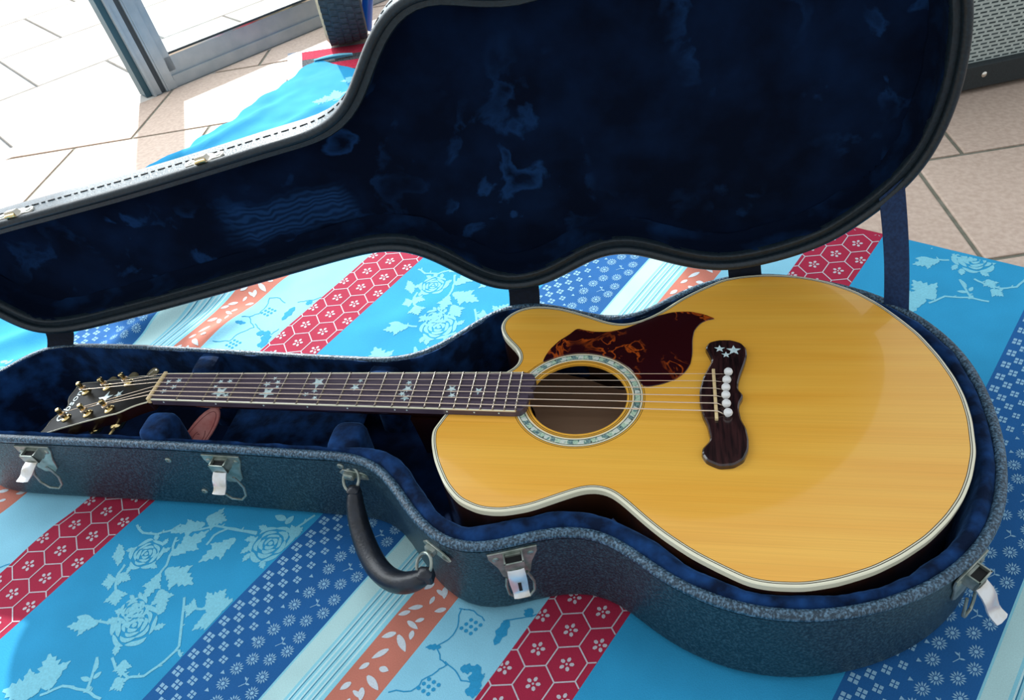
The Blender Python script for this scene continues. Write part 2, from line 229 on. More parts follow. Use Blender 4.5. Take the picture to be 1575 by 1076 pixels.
# ---------------------------------------------------------------- materials
M = {}
M['vinyl'] = mat('black_blue_vinyl', C(18, 40, 52), C(54, 84, 98), rough=0.42, nscale=430, detail=2, lo=0.42, hi=0.72, bump=0.9, bscale=420, bdist=0.001)
M['vinyl_dark'] = mat('dark_vinyl', C(14, 26, 34), C(24, 40, 50), rough=0.4, nscale=300, bump=0.3, bscale=500)
M['bead'] = mat('grained_rim_trim', C(30, 52, 68), C(96, 130, 156), rough=0.28, nscale=500, detail=2, lo=0.42, hi=0.7, bump=1.0, bscale=520, bdist=0.0009, scale=(1, 1, 0.4))
M['velvet'] = mat('navy_crushed_velvet', (0.0012, 0.0045, 0.018, 1), (0.004, 0.022, 0.085, 1), rough=0.95, nscale=26, detail=5, lo=0.42, hi=0.72, bump=0.5, bscale=60, bdist=0.003, sheen=0.25, sheen_tint=(0.12, 0.32, 0.8, 1), spec=0.1)
M['velvet_pad'] = mat('navy_padding_velvet', (0.001, 0.007, 0.028, 1), (0.008, 0.05, 0.18, 1), rough=0.9, nscale=42, detail=5, lo=0.4, hi=0.7, bump=0.6, bscale=70, bdist=0.003, sheen=0.35, sheen_tint=(0.15, 0.4, 0.95, 1), spec=0.15)
M['velvet_rim'] = mat('navy_lid_side_velvet', (0.0012, 0.005, 0.018, 1), (0.004, 0.022, 0.075, 1), rough=0.95, nscale=22, detail=5, lo=0.48, hi=0.76, bump=0.6, bscale=50, bdist=0.003, sheen=0.06, sheen_tint=(0.12, 0.32, 0.8, 1), spec=0.08)
def velvet_lid_extra(m, n, l, b, t):
    # nap brushed lighter in thin crease-like streaks
    no = n.new('ShaderNodeTexNoise'); no.inputs['Scale'].default_value = 20; no.inputs['Detail'].default_value = 5; no.inputs['Distortion'].default_value = 0.35
    no2 = n.new('ShaderNodeTexNoise'); no2.inputs['Scale'].default_value = 6; no2.inputs['Detail'].default_value = 4
    l.new(t.outputs['Object'], no.inputs['Vector']); l.new(t.outputs['Object'], no2.inputs['Vector'])
    r = n.new('ShaderNodeValToRGB'); e = r.color_ramp.elements
    e[0].position = 0.55; e[0].color = (0, 0, 0, 1); e[1].position = 0.60; e[1].color = (0.5, 0.5, 0.5, 1); x = e.new(0.7); x.color = (0, 0, 0, 1)
    l.new(no.outputs['Fac'], r.inputs[0])
    r2 = n.new('ShaderNodeValToRGB'); r2.color_ramp.elements[0].position = 0.42; r2.color_ramp.elements[1].position = 0.6
    l.new(no2.outputs['Fac'], r2.inputs[0])
    mm = n.new('ShaderNodeMath'); mm.operation = 'MULTIPLY'; l.new(r.outputs[0], mm.inputs[0]); l.new(r2.outputs[0], mm.inputs[1])
    mx = n.new('ShaderNodeMix'); mx.data_type = 'RGBA'; l.new(mm.outputs[0], mx.inputs[0])
    old = b.inputs['Base Color'].links[0].from_socket; l.new(old, mx.inputs[6]); mx.inputs[7].default_value = (0.012, 0.06, 0.2, 1)
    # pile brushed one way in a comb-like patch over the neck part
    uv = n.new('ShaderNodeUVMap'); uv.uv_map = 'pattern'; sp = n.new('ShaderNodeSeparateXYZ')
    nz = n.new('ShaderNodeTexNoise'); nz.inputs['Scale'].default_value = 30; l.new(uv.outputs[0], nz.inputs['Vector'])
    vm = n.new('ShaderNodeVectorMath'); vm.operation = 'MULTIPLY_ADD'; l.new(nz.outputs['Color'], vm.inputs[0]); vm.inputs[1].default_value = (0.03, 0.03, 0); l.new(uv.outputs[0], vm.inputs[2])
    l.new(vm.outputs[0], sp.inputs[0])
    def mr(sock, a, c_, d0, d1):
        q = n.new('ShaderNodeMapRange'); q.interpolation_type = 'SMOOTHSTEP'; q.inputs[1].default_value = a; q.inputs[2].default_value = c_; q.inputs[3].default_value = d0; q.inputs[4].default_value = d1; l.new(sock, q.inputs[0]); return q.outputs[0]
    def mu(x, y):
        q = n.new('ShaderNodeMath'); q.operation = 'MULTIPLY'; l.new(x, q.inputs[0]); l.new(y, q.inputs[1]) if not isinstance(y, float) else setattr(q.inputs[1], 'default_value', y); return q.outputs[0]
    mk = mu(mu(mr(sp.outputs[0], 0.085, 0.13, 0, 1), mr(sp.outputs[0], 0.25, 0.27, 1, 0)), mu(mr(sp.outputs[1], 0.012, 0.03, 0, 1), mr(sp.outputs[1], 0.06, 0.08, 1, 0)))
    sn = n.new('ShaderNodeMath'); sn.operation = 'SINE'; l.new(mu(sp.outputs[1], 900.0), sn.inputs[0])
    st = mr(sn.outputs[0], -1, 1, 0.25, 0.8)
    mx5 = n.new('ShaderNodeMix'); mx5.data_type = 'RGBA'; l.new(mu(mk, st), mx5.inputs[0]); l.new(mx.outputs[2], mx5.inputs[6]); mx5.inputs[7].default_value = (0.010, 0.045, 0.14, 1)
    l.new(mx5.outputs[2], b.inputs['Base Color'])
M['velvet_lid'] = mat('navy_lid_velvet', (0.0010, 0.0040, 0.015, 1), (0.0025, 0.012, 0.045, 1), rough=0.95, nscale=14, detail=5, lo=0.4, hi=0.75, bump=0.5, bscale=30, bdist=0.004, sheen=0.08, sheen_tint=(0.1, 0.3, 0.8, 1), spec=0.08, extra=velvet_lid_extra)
M['steel'] = mat('worn_nickel', C(128, 140, 130), C(178, 184, 176), rough=0.32, metal=0.6, nscale=90, bump=0.1, bscale=200)
M['steel_lever'] = mat('bright_nickel', C(228, 230, 232), C(196, 184, 160), rough=0.25, metal=0.6, nscale=60, lo=0.45, hi=0.8)
M['dark_hole'] = mat('dark_recess', C(12, 14, 16), rough=0.7)
M['gold'] = mat('gold_plate', C(236, 210, 150), rough=0.18, metal=1.0)
M['pearl_button'] = mat('cream_button', C(120, 112, 84), rough=0.3, coat=0.3)
M['leather'] = mat('black_leather', C(14, 18, 26), C(26, 32, 44), rough=0.36, nscale=80, bump=0.3, bscale=350)
M['pink_leather'] = mat('pink_tooled_leather', C(206, 116, 110), C(228, 156, 148), rough=0.5, nscale=60, bump=0.4, bscale=300)
M['strap'] = mat('navy_webbing', C(14, 40, 78), C(24, 56, 100), rough=0.8, nscale=300, bump=0.3, bscale=900)
def spruce_extra(m, n, l, b, t):
    # long fine grain lines running along the neck direction
    mp = n.new('ShaderNodeMapping'); mp.inputs['Scale'].default_value = (1.2, 420, 1); l.new(t.outputs['Object'], mp.inputs[0])
    no = n.new('ShaderNodeTexNoise'); no.inputs['Scale'].default_value = 3; no.inputs['Detail'].default_value = 5; l.new(mp.outputs[0], no.inputs['Vector'])
    r = n.new('ShaderNodeValToRGB'); r.color_ramp.elements[0].position = 0.25; r.color_ramp.elements[1].position = 0.6
    r.color_ramp.elements[0].color = (0.90, 0.87, 0.80, 1); r.color_ramp.elements[1].color = (1, 1, 1, 1)
    l.new(no.outputs['Fac'], r.inputs[0])
    mx = n.new('ShaderNodeMix'); mx.data_type = 'RGBA'; mx.blend_type = 'MULTIPLY'; mx.inputs[0].default_value = 1.0
    old = b.inputs['Base Color'].links[0].from_socket; l.new(old, mx.inputs[6]); l.new(r.outputs[0], mx.inputs[7]); l.new(mx.outputs[2], b.inputs['Base Color'])
M['spruce'] = mat('amber_spruce', C(244, 176, 60), C(250, 190, 74), rough=0.32, scale=(1, 14, 1), nscale=3, detail=3, coat=0.8, spec=0.5, extra=spruce_extra)
M['maple'] = mat('dark_maple_side', C(34, 18, 10), C(52, 28, 14), rough=0.25, scale=(8, 8, 1), nscale=6, coat=0.3)
M['back_wood'] = mat('inner_back_wood', C(206, 164, 132), C(222, 184, 150), rough=0.7, scale=(1, 12, 1), nscale=5)
M['cream'] = mat('cream_binding', C(236, 232, 205), rough=0.25, coat=0.5)
M['black_line'] = mat('black_purfling', C(20, 18, 16), rough=0.4)
M['ebony'] = mat('rosewood_fretboard', C(64, 54, 68), C(92, 80, 96), rough=0.3, scale=(2, 40, 1), nscale=8, spec=0.6)
M['rosewood'] = mat('rosewood_bridge', C(22, 13, 14), C(58, 32, 32), rough=0.24, scale=(30, 3, 1), nscale=10, detail=5, coat=0.5)
M['head_black'] = mat('black_lacquer', C(5, 6, 9), rough=0.4, coat=0.0, spec=0.12)
M['neck_wood'] = mat('dark_neck_lacquer', C(36, 14, 8), rough=0.2, coat=0.6)
M['pearl'] = mat('mother_of_pearl', C(190, 222, 226), C(222, 236, 238), rough=0.15, nscale=300, coat=0.6)
M['abalone'] = mat('abalone', C(110, 150, 140), C(215, 225, 205), rough=0.2, nscale=260, detail=2, lo=0.42, hi=0.56, coat=0.6)
M['bone'] = mat('bone', C(226, 200, 150), rough=0.35)
M['pin_white'] = mat('white_plastic_pin', C(238, 238, 236), rough=0.3)
M['fretwire'] = mat('fret_wire', C(215, 205, 190), rough=0.22, metal=0.9)
M['bronze'] = mat('bronze_string', C(230, 210, 190), rough=0.25, metal=0.75)
def tort_extra(m, n, l, b, t):
    no = n.new('ShaderNodeTexNoise'); no.inputs['Scale'].default_value = 26; no.inputs['Detail'].default_value = 3; no.inputs['Distortion'].default_value = 1.6
    l.new(t.outputs['Object'], no.inputs['Vector'])
    no2 = n.new('ShaderNodeTexNoise'); no2.inputs['Scale'].default_value = 16; l.new(t.outputs['Object'], no2.inputs['Vector'])
    r = n.new('ShaderNodeValToRGB'); e = r.color_ramp.elements
    e[0].position = 0.47; e[0].color = C(44, 10, 12); e[1].position = 0.505; e[1].color = C(190, 84, 22)
    x = e.new(0.54); x.color = C(44, 10, 12)
    l.new(no.outputs['Fac'], r.inputs[0])
    mx = n.new('ShaderNodeMix'); mx.data_type = 'RGBA'; r2 = n.new('ShaderNodeValToRGB'); r2.color_ramp.elements[0].position = 0.46; r2.color_ramp.elements[1].position = 0.56
    l.new(no2.outputs['Fac'], r2.inputs[0]); l.new(r2.outputs[0], mx.inputs[0]); mx.inputs[6].default_value = C(46, 10, 13); l.new(r.outputs[0], mx.inputs[7])
    l.new(mx.outputs[2], b.inputs['Base Color'])
M['tortoise'] = mat('tortoiseshell', C(44, 10, 12), C(60, 16, 14), rough=0.15, coat=0.6, extra=tort_extra)

# cloth: woven stripes read from the pattern coordinates (metres across / along the stripes)
CB = {'blue': C(44, 150, 198), 'navy': C(30, 94, 156), 'mint': C(182, 220, 222), 'aqua': C(140, 208, 226), 'salmon': C(192, 118, 102), 'pale': C(138, 202, 226), 'red': C(164, 38, 68)}
def cloth_extra(m, n, l, b, t):
    uv = n.new('ShaderNodeUVMap'); uv.uv_map = 'pattern'; sp = n.new('ShaderNodeSeparateXYZ'); l.new(uv.outputs[0], sp.inputs[0])
    def math_(op, a, bb):
        q = n.new('ShaderNodeMath'); q.operation = op
        for i, x in enumerate((a, bb)):
            if isinstance(x, (int, float)): q.inputs[i].default_value = x
            elif x is not None: l.new(x, q.inputs[i])
        return q.outputs[0]
    sh = math_('ADD', sp.outputs[0], 0.092+1.2)
    fr = math_('FRACT', math_('DIVIDE', sh, 0.6), 0.0)
    r = n.new('ShaderNodeValToRGB'); r.color_ramp.interpolation = 'CONSTANT'; e = r.color_ramp.elements
    stops = [(0, 'red'), (84, 'blue'), (294, 'navy'), (404, 'aqua'), (406, 'mint'), (428, 'aqua'), (465, 'salmon'), (513, 'pale')]
    e[0].position = 0; e[0].color = CB['red']; e[1].position = 84/600; e[1].color = CB['blue']
    for p, c in stops[2:]:
        x = e.new(p/600); x.color = CB[c]
    l.new(fr, r.inputs[0])
    # leftmost stripe of the cloth is blue up to the hem
    lt = math_('LESS_THAN', sp.outputs[0], -0.398)
    mx = n.new('ShaderNodeMix'); mx.data_type = 'RGBA'; l.new(lt, mx.inputs[0]); l.new(r.outputs[0], mx.inputs[6]); mx.inputs[7].default_value = CB['blue']
    # thin pinstripes in the aqua stripe
    mm = math_('MULTIPLY', fr, 600)
    s2 = math_('MULTIPLY', math_('GREATER_THAN', mm, 430), math_('LESS_THAN', mm, 464))
    pin = math_('GREATER_THAN', math_('SINE', math_('MULTIPLY', mm, 2*pi/5.4), 0), 0.25)
    mk = math_('MULTIPLY', s2, pin)
    mx2 = n.new('ShaderNodeMix'); mx2.data_type = 'RGBA'; l.new(mk, mx2.inputs[0]); l.new(mx.outputs[2], mx2.inputs[6]); mx2.inputs[7].default_value = C(190, 226, 232)
    s3 = math_('MULTIPLY', s2, math_('GREATER_THAN', math_('SINE', math_('MULTIPLY', mm, 2*pi/10.8), 0), 0.93))
    mx3 = n.new('ShaderNodeMix'); mx3.data_type = 'RGBA'; l.new(s3, mx3.inputs[0]); l.new(mx2.outputs[2], mx3.inputs[6]); mx3.inputs[7].default_value = C(60, 130, 160)
    # weave
    no = n.new('ShaderNodeTexNoise'); no.inputs['Scale'].default_value = 700; l.new(uv.outputs[0], no.inputs['Vector'])
    mr = n.new('ShaderNodeMapRange'); mr.inputs[3].default_value = 0.86; mr.inputs[4].default_value = 1.12; l.new(no.outputs['Fac'], mr.inputs[0])
    no2 = n.new('ShaderNodeTexNoise'); no2.inputs['Scale'].default_value = 14; l.new(uv.outputs[0], no2.inputs['Vector'])
    mr2 = n.new('ShaderNodeMapRange'); mr2.inputs[3].default_value = 0.8; mr2.inputs[4].default_value = 1.16; l.new(no2.outputs['Fac'], mr2.inputs[0])
    k = math_('MULTIPLY', mr.outputs[0], mr2.outputs[0])
    cmb = n.new('ShaderNodeCombineXYZ'); [l.new(k, cmb.inputs[i]) for i in range(3)]
    mx4 = n.new('ShaderNodeMix'); mx4.data_type = 'RGBA'; mx4.blend_type = 'MULTIPLY'; mx4.inputs[0].default_value = 1
    l.new(mx3.outputs[2], mx4.inputs[6]); l.new(cmb.outputs[0], mx4.inputs[7]); l.new(mx4.outputs[2], b.inputs['Base Color'])
M['cloth'] = mat('striped_cotton', C(50, 160, 200), rough=0.85, bump=0.35, bscale=900, spec=0.2, extra=cloth_extra)
def ink(name, c): return mat(name, c, mul(c, 0.86), rough=0.85, nscale=500, spec=0.2)
M['ink_pale'] = ink('pale_blue_print', C(128, 200, 220)); M['ink_white'] = ink('whitish_print', C(196, 190, 200))
M['ink_navy'] = ink('light_print_on_navy', C(140, 186, 216)); M['ink_vine'] = ink('teal_vine_print', C(44, 150, 200)); M['ink_leaf'] = ink('pale_leaf_print', C(204, 214, 222))

M['tile'] = mat('beige_pink_tile', C(190, 166, 150), C(206, 184, 168), rough=0.6, nscale=120, detail=6, bump=0.3, bscale=300)
M['grout'] = mat('grey_grout', C(112, 112, 98), C(130, 128, 116), rough=0.9, nscale=60)
M['paver'] = mat('pale_terrace_stone', C(214, 208, 200), C(226, 222, 216), rough=0.8, nscale=20, bump=0.2, bscale=60)
M['paver_joint'] = mat('terrace_joint', C(176, 180, 184), rough=0.9)
M['alu'] = mat('grey_aluminium', C(164, 176, 184), C(176, 186, 192), rough=0.38, metal=0.4, nscale=30)
M['alu_teal'] = mat('dark_teal_seal', C(46, 84, 98), rough=0.4)
M['groove'] = mat('frame_groove', C(70, 78, 84), rough=0.6)
M['wall'] = mat('white_plaster', C(225, 224, 220), C(232, 231, 228), rough=0.9, nscale=10, bump=0.2, bscale=80)
M['rubber'] = mat('grey_rubber', C(44, 58, 66), C(58, 72, 80), rough=0.7, nscale=120)
M['rubber_line'] = mat('tan_tyre_wall', C(176, 166, 140), C(150, 142, 120), rough=0.7, nscale=60)
M['blue_paint'] = mat('blue_painted_steel', C(20, 100, 190), rough=0.3, coat=0.4)
M['mat_red'] = mat('red_bristle', C(190, 24, 60), C(214, 50, 84), rough=0.95, nscale=250, bump=1.0, bscale=500, bdist=0.002)
M['mat_grey'] = mat('dark_grey_bristle', C(52, 54, 60), C(110, 112, 118), rough=0.95, nscale=400, lo=0.45, hi=0.6, bump=1.0, bscale=500, bdist=0.002)
M['mat_edge'] = mat('grey_rubber_edge', C(150, 156, 170), rough=0.5)
M['tolex'] = mat('black_tolex', C(22, 32, 36), C(32, 42, 46), rough=0.55, nscale=400, bump=0.4, bscale=600)
M['chrome'] = mat('chrome', C(220, 216, 206), rough=0.15, metal=1)

def glass_mat():
    m = bpy.data.materials.new('clear_door_glass'); m.use_nodes = True; n = m.node_tree.nodes; l = m.node_tree.links
    n.remove(n['Principled BSDF']); o = n['Material Output']
    tr = n.new('ShaderNodeBsdfTransparent'); tr.inputs[0].default_value = (0.94, 0.98, 0.98, 1); gl = n.new('ShaderNodeBsdfGlossy'); gl.inputs['Roughness'].default_value = 0.02
    mx = n.new('ShaderNodeMixShader'); mx.inputs[0].default_value = 0.06
    l.new(tr.outputs[0], mx.inputs[1]); l.new(gl.outputs[0], mx.inputs[2]); l.new(mx.outputs[0], o.inputs[0]); return m
M['glass'] = glass_mat()

# ================================================================ SETTING
E_ = Vector((0.6088, 0.7934, 0)); Nn = Vector((0.7934, -0.6088, 0))     # along the door line / into the room
D0 = Vector((-724, 1206, 0))
ZT = -141.0      # tile surface
def dl(t, w, z): p = D0+E_*t+Nn*w; return (p.x, p.y, z)
def clip(poly, keep):   # keep(p) > 0 inside
    out = []
    for i in range(len(poly)):
        a, b = poly[i], poly[(i+1) % len(poly)]; ka, kb = keep(a), keep(b)
        if ka >= 0: out.append(a)
        if ka*kb < 0: s_ = ka/(ka-kb); out.append((a[0]+(b[0]-a[0])*s_, a[1]+(b[1]-a[1])*s_))
    return out
inside = lambda p: (Vector((p[0], p[1], 0))-D0).dot(Nn)-2
outside = lambda p: -(Vector((p[0], p[1], 0))-D0).dot(Nn)-62

fl = MB(); rect = clip([(-2400, -1500), (2600, -1500), (2600, 4200), (-2400, 4200)], inside)
fl.plate(ccw(rect), ident, ZT-60, ZT-3); floor = tag(fl.build('floor', M['grout'], smooth=False), kind='structure')
a1, a2 = math.radians(13.4), math.radians(97.0)
u1 = Vector((math.cos(a1), math.sin(a1))); u2 = Vector((math.cos(a2), math.sin(a2))); nrm = Vector((-math.sin(a1), math.cos(a1)))
rows = [-1280, -990, -700, -413, -127, 160, 447, 770, 1093, 1445, 1780, 2120]
offs = {447: 1224, 160: 1059, 770: -587+10, 1093: -450}
Lx = 332
for ri in range(len(rows)-1):
    r0, r1 = rows[ri], rows[ri+1]
    # one joint position for this row, measured along u1 at the row's lower edge
    ph = {160: 1086/0.9728+0, 447: 1236, 770: -595, 1093: -420}.get(r0, 166*(ri % 2))
    k0 = int((-1900-ph)//Lx); k1 = int((2500-ph)//Lx)
    for k in range(k0, k1+1):
        def P(u, v):
            # point with along-coordinate u at normal coordinate v, sheared by the joint angle
            q = u1*(u)+nrm*v+u1*((v-r0)*math.tan(-(a2-a1-pi/2)))
            return (q.x, q.y)
        g = 4.0
        u0, u1_ = ph+k*Lx, ph+(k+1)*Lx
        poly = [P(u0+g, r0+g), P(u1_-g, r0+g), P(u1_-g, r1-g), P(u0+g, r1-g)]
        cx = sum(p[0] for p in poly)/4; cy = sum(p[1] for p in poly)/4
        if not (-1900 < cx < 2100 and -700 < cy < 3000): continue
        pc = clip(poly, inside)
        if len(pc) < 3 or abs(area(pc)) < 900: continue
        pc = ccw(pc)
        mcx = sum(p[0] for p in pc)/len(pc); mcy = sum(p[1] for p in pc)/len(pc)
        ins = [(mcx+(p[0]-mcx)*0.985, mcy+(p[1]-mcy)*0.985) for p in pc]
        m_ = MB(); m_.loft([[(x, y, ZT-3) for x, y in pc], [(x, y, ZT-0.8) for x, y in pc], [(x, y, ZT) for x, y in ins]], True, True)
        m_.build('tile', M['tile'], floor, smooth=False)

# terrace outside
te = MB(); rect = clip([(-5200, -600), (900, -600), (900, 5200), (-5200, 5200)], outside)
te.plate(ccw(rect), ident, ZT-80, ZT-16); terrace = tag(te.build('terrace', M['paver_joint'], smooth=False), kind='structure')
for i in range(-6, 8):
    for j in range(0, 7):
        t0 = i*400+(j % 2)*190+40; w0 = -70-(j+1)*400
        poly = [(dl(t0+4, w0+4, 0)[0], dl(t0+4, w0+4, 0)[1]), (dl(t0+396, w0+4, 0)[0], dl(t0+396, w0+4, 0)[1]), (dl(t0+396, w0+396, 0)[0], dl(t0+396, w0+396, 0)[1]), (dl(t0+4, w0+396, 0)[0], dl(t0+4, w0+396, 0)[1])]
        m_ = MB(); m_.plate(ccw(poly), ident, ZT-16, ZT-9, 1.5); m_.build('paver', M['paver'], terrace, smooth=False)
sl = MB(); sl.loft([[dl(-3200, -62, ZT-60), dl(880, -62, ZT-60), dl(880, -2, ZT-60), dl(-3200, -2, ZT-60)], [dl(-3200, -62, ZT-2), dl(880, -62, ZT-2), dl(880, -2, ZT-2), dl(-3200, -2, ZT-2)]], True, True)
tag(sl.build('trim_1', M['paver'], smooth=False), kind='structure')
# wall to the right of the door, header above, wall far left
def wallbox(name, t0, t1, z0, z1, th=120):
    m_ = MB(); m_.loft([[dl(t0, -th, z0), dl(t1, -th, z0), dl(t1, 0, z0), dl(t0, 0, z0)], [dl(t0, -th, z1), dl(t1, -th, z1), dl(t1, 0, z1), dl(t0, 0, z1)]], True, True)
    return tag(m_.build(name, M['wall'], smooth=False), kind='structure')
wallbox('wall_far', 880, 4200, ZT-60, 2500)
wallbox('wall_left', -3400, -2900, ZT-60, 2500)
wallbox('trim_2', -2900, 880, 2350, 2500)
# door panel
door = bpy.data.objects.new('door_1', None); scn.collection.objects.link(door); door.location = W(dl(0, 0, ZT)); ORI['door_1'] = Vector(W(dl(0, 0, ZT))); door['kind'] = 'structure'
LE = 0.07
def dbox(m_, t0, t1, w0, w1, z0, z1, lean=True):
    k = LE if lean else 0
    m_.loft([[dl(t0-k*(z0-ZT), w0, z0), dl(t1-k*(z0-ZT), w0, z0), dl(t1-k*(z0-ZT), w1, z0), dl(t0-k*(z0-ZT), w1, z0)],
             [dl(t0-k*(z1-ZT), w0, z1), dl(t1-k*(z1-ZT), w0, z1), dl(t1-k*(z1-ZT), w1, z1), dl(t0-k*(z1-ZT), w1, z1)]], True, True)
    return m_
ZD = 2350
dbox(MB(), 2, 18, -40, -2, ZT, ZD).build('jamb_strip', M['alu'], door, smooth=False)
dbox(MB(), 19, 31, -40, -8, ZT, ZD).build('groove', M['groove'], door, smooth=False)
m_ = MB(); dbox(m_, 31, 62, -40, 0, ZT, ZD); dbox(m_, 36, 40, 0, 3, ZT, ZD); dbox(m_, 62, 84, -36, -12, ZT+40, ZD); m_.build('stile', M['alu'], door, smooth=False)
dbox(MB(), -20, 1, -60, -16, ZT, ZD).build('weather_strip', M['alu_teal'], door, smooth=False)
m_ = MB(); dbox(m_, -4, 2, -40, 2, ZT, ZD); m_.build('jamb_lip', M['alu'], door, smooth=False)
m_ = MB(); dbox(m_, 62, 880, -34, -4, ZT, ZT+30, False); dbox(m_, 62, 880, -36, -12, ZT+30, ZT+76, False); m_.build('bottom_rail', M['alu'], door, smooth=False)
dbox(MB(), 76, 880, -30, -18, ZT+76, ZT+84, False).build('glazing_bead', M['groove'], door, smooth=False)
dbox(MB(), 76, 880, -17, -13, ZT+73, ZT+80, False).build('bright_bead', M['chrome'], door, smooth=False)
m_ = MB(); m_.add([dl(82-LE*80, -25, ZT+80), dl(880, -25, ZT+80), dl(880, -25, ZD), dl(82-LE*2100, -25, ZD)], [(0, 1, 2, 3)]); m_.build('glass_pane', M['glass'], door, smooth=False, fix=False)

# ================================================================ CLOTH
a_, b_, c_, g_, h_ = SOL; g_ /= 1000; h_ /= 1000
def inv(s_, t_):
    s_ = np.asarray(s_, float); t_ = np.asarray(t_, float)
    A11 = a_-s_*h_; A12 = b_-s_*g_; A21 = -b_-t_*h_; A22 = a_-t_*g_; r1 = s_-c_; r2 = t_
    det = A11*A22-A12*A21
    return (r1*A22-A12*r2)/det, (A11*r2-A21*r1)/det
BA = np.array(BASE)
def outdist(x, y):
    x = np.atleast_1d(x); y = np.atleast_1d(y); shp = x.shape; P_ = np.stack([x.ravel(), y.ravel()], 1)
    A = BA; B = np.roll(BA, -1, 0); best = np.full(len(P_), 1e9); ins = np.zeros(len(P_), bool)
    for i in range(len(A)):
        ab = B[i]-A[i]; ap = P_-A[i]; t = np.clip((ap@ab)/(ab@ab), 0, 1); d = ap-t[:, None]*ab; best = np.minimum(best, np.hypot(d[:, 0], d[:, 1]))
        cond = ((A[i, 1] > P_[:, 1]) != (B[i, 1] > P_[:, 1])); xi = A[i, 0]+(P_[:, 1]-A[i, 1])/(ab[1] if abs(ab[1]) > 1e-9 else 1e-9)*ab[0]; ins ^= cond & (P_[:, 0] < xi)
    best[ins] *= -1
    return best.reshape(shp)
RIDGES = [((-262, 232), (-150, 345), 13, 20), ((-330, 300), (-60, 390), 22, 17), ((-130, 210), (-70, 300), 12, 10), ((-520, 180), (-330, 330), 18, 12), ((-600, 330), (-400, 400), 20, 10), ((-560, 60), (-380, 190), 16, 10),
          ((-470, 20), (-330, 120), 14, 9), ((170, 260), (260, 330), 20, 4), ((90, -300), (190, -110), 30, 5), ((-230, -160), (-120, -110), 24, 3), ((640, -330), (820, -290), 26, 5),
          ((-600, 700), (-420, 900), 14, 8), ((-520, 760), (-330, 1040), 12, 7), ((-430, 900), (-300, 1150), 12, 8), ((-350, 800), (-180, 1100), 16, 9), ((-600, 560), (-380, 760), 15, 8)]
def H(x, y):
    x = np.asarray(x, float); y = np.asarray(y, float); d = outdist(x, y).reshape(x.shape)
    h = 0.9*noise2(x/70, y/70, 3)+0.5
    lw = 1-sm(-350, -60, x)
    h = h+lw*(2.6*noise2(x/34, y/34, 5)+1.5)
    h = h+(sm(560, 800, y))*(1.6*noise2(x/22, y/40, 9)+1.2)
    for (p, q, w_, hh) in RIDGES:
        p = np.array(p); q = np.array(q); ab = q-p; px = x-p[0]; py = y-p[1]; t = np.clip((px*ab[0]+py*ab[1])/(ab@ab), 0, 1)
        dd = (px-t*ab[0])**2+(py-t*ab[1])**2; h = h+hh*np.exp(-dd/(2*w_*w_))*np.sin(pi*np.clip(0.12+t*0.76, 0, 1))
    msk = sm(4, 45, d)
    qx = x+435; qy = y-1432; u_ = (qx*-0.9325-qy*0.361)/(0.985*-0.9325-0.174*0.361); v_ = (0.985*qy-0.174*qx)/(0.985*-0.9325-0.174*0.361)
    onm = sm(-30, -4, u_)*sm(-30, -4, v_)*(1-sm(424, 450, v_))*(1-sm(564, 590, u_))
    return ZF+0.2-1.0+np.maximum(h, -0.6)*msk+3.2*onm
ds = 7.0
sv = np.arange(-672, 1262, ds); tv = np.arange(-520, 872, ds)
SS, TT = np.meshgrid(sv, tv)                 # rows t, cols s
# ragged hem
hem = 3.5*np.sin(TT/23.0)+2.5*np.sin(TT/9.0+1)
SS = SS+hem*(1-sm(-672, -630, SS))
far = 757+117*(1-sm(-660, 120, SS))
TT2 = -520+(TT+520)*(far+520)/(sv.size*0+tv[-1]+520)
XX, YY = inv(SS, TT2)
ZZ = H(XX, YY)
cm = MB(); R_, K_ = XX.shape
cm.v = list(zip(XX.ravel().tolist(), YY.ravel().tolist(), ZZ.ravel().tolist()))
idx = np.arange(R_*K_).reshape(R_, K_)
cm.f = [tuple(q) for q in np.stack([idx[:-1, :-1], idx[:-1, 1:], idx[1:, 1:], idx[1:, :-1]], -1).reshape(-1, 4).tolist()]
cm.m = [0]*len(cm.f)
cloth = cm.build('printed_cloth', M['cloth'], fix=False, uv=np.stack([SS.ravel()*S, TT2.ravel()*S], 1), angle=180)
tag(cloth, 'blue striped floral cotton cloth spread on the tiles under the open guitar case', 'cloth')
# rolled over corner of the hem
rc = MB(); p0 = Vector((-322, 1344)); p1 = Vector((-222, 1372)); dd = (p1-p0); nv = Vector((-dd.y, dd.x)).normalized()
lps = []
for i in range(13):
    q = p0+dd*i/12; r_ = 4+3*math.sin(i/12*pi); lps.append([(q.x+nv.x*(r_*math.cos(a)-4), q.y+nv.y*(r_*math.cos(a)-4), ZF+4+r_*0.8+r_*0.8*math.sin(a)) for a in [(-0.9+2.1*k/9)*pi*0.72 for k in range(10)]])
rc.loft(lps, closed=False); rc.build('rolled_hem', ink('hem_underside', C(120, 196, 220)), cloth, fix=False)

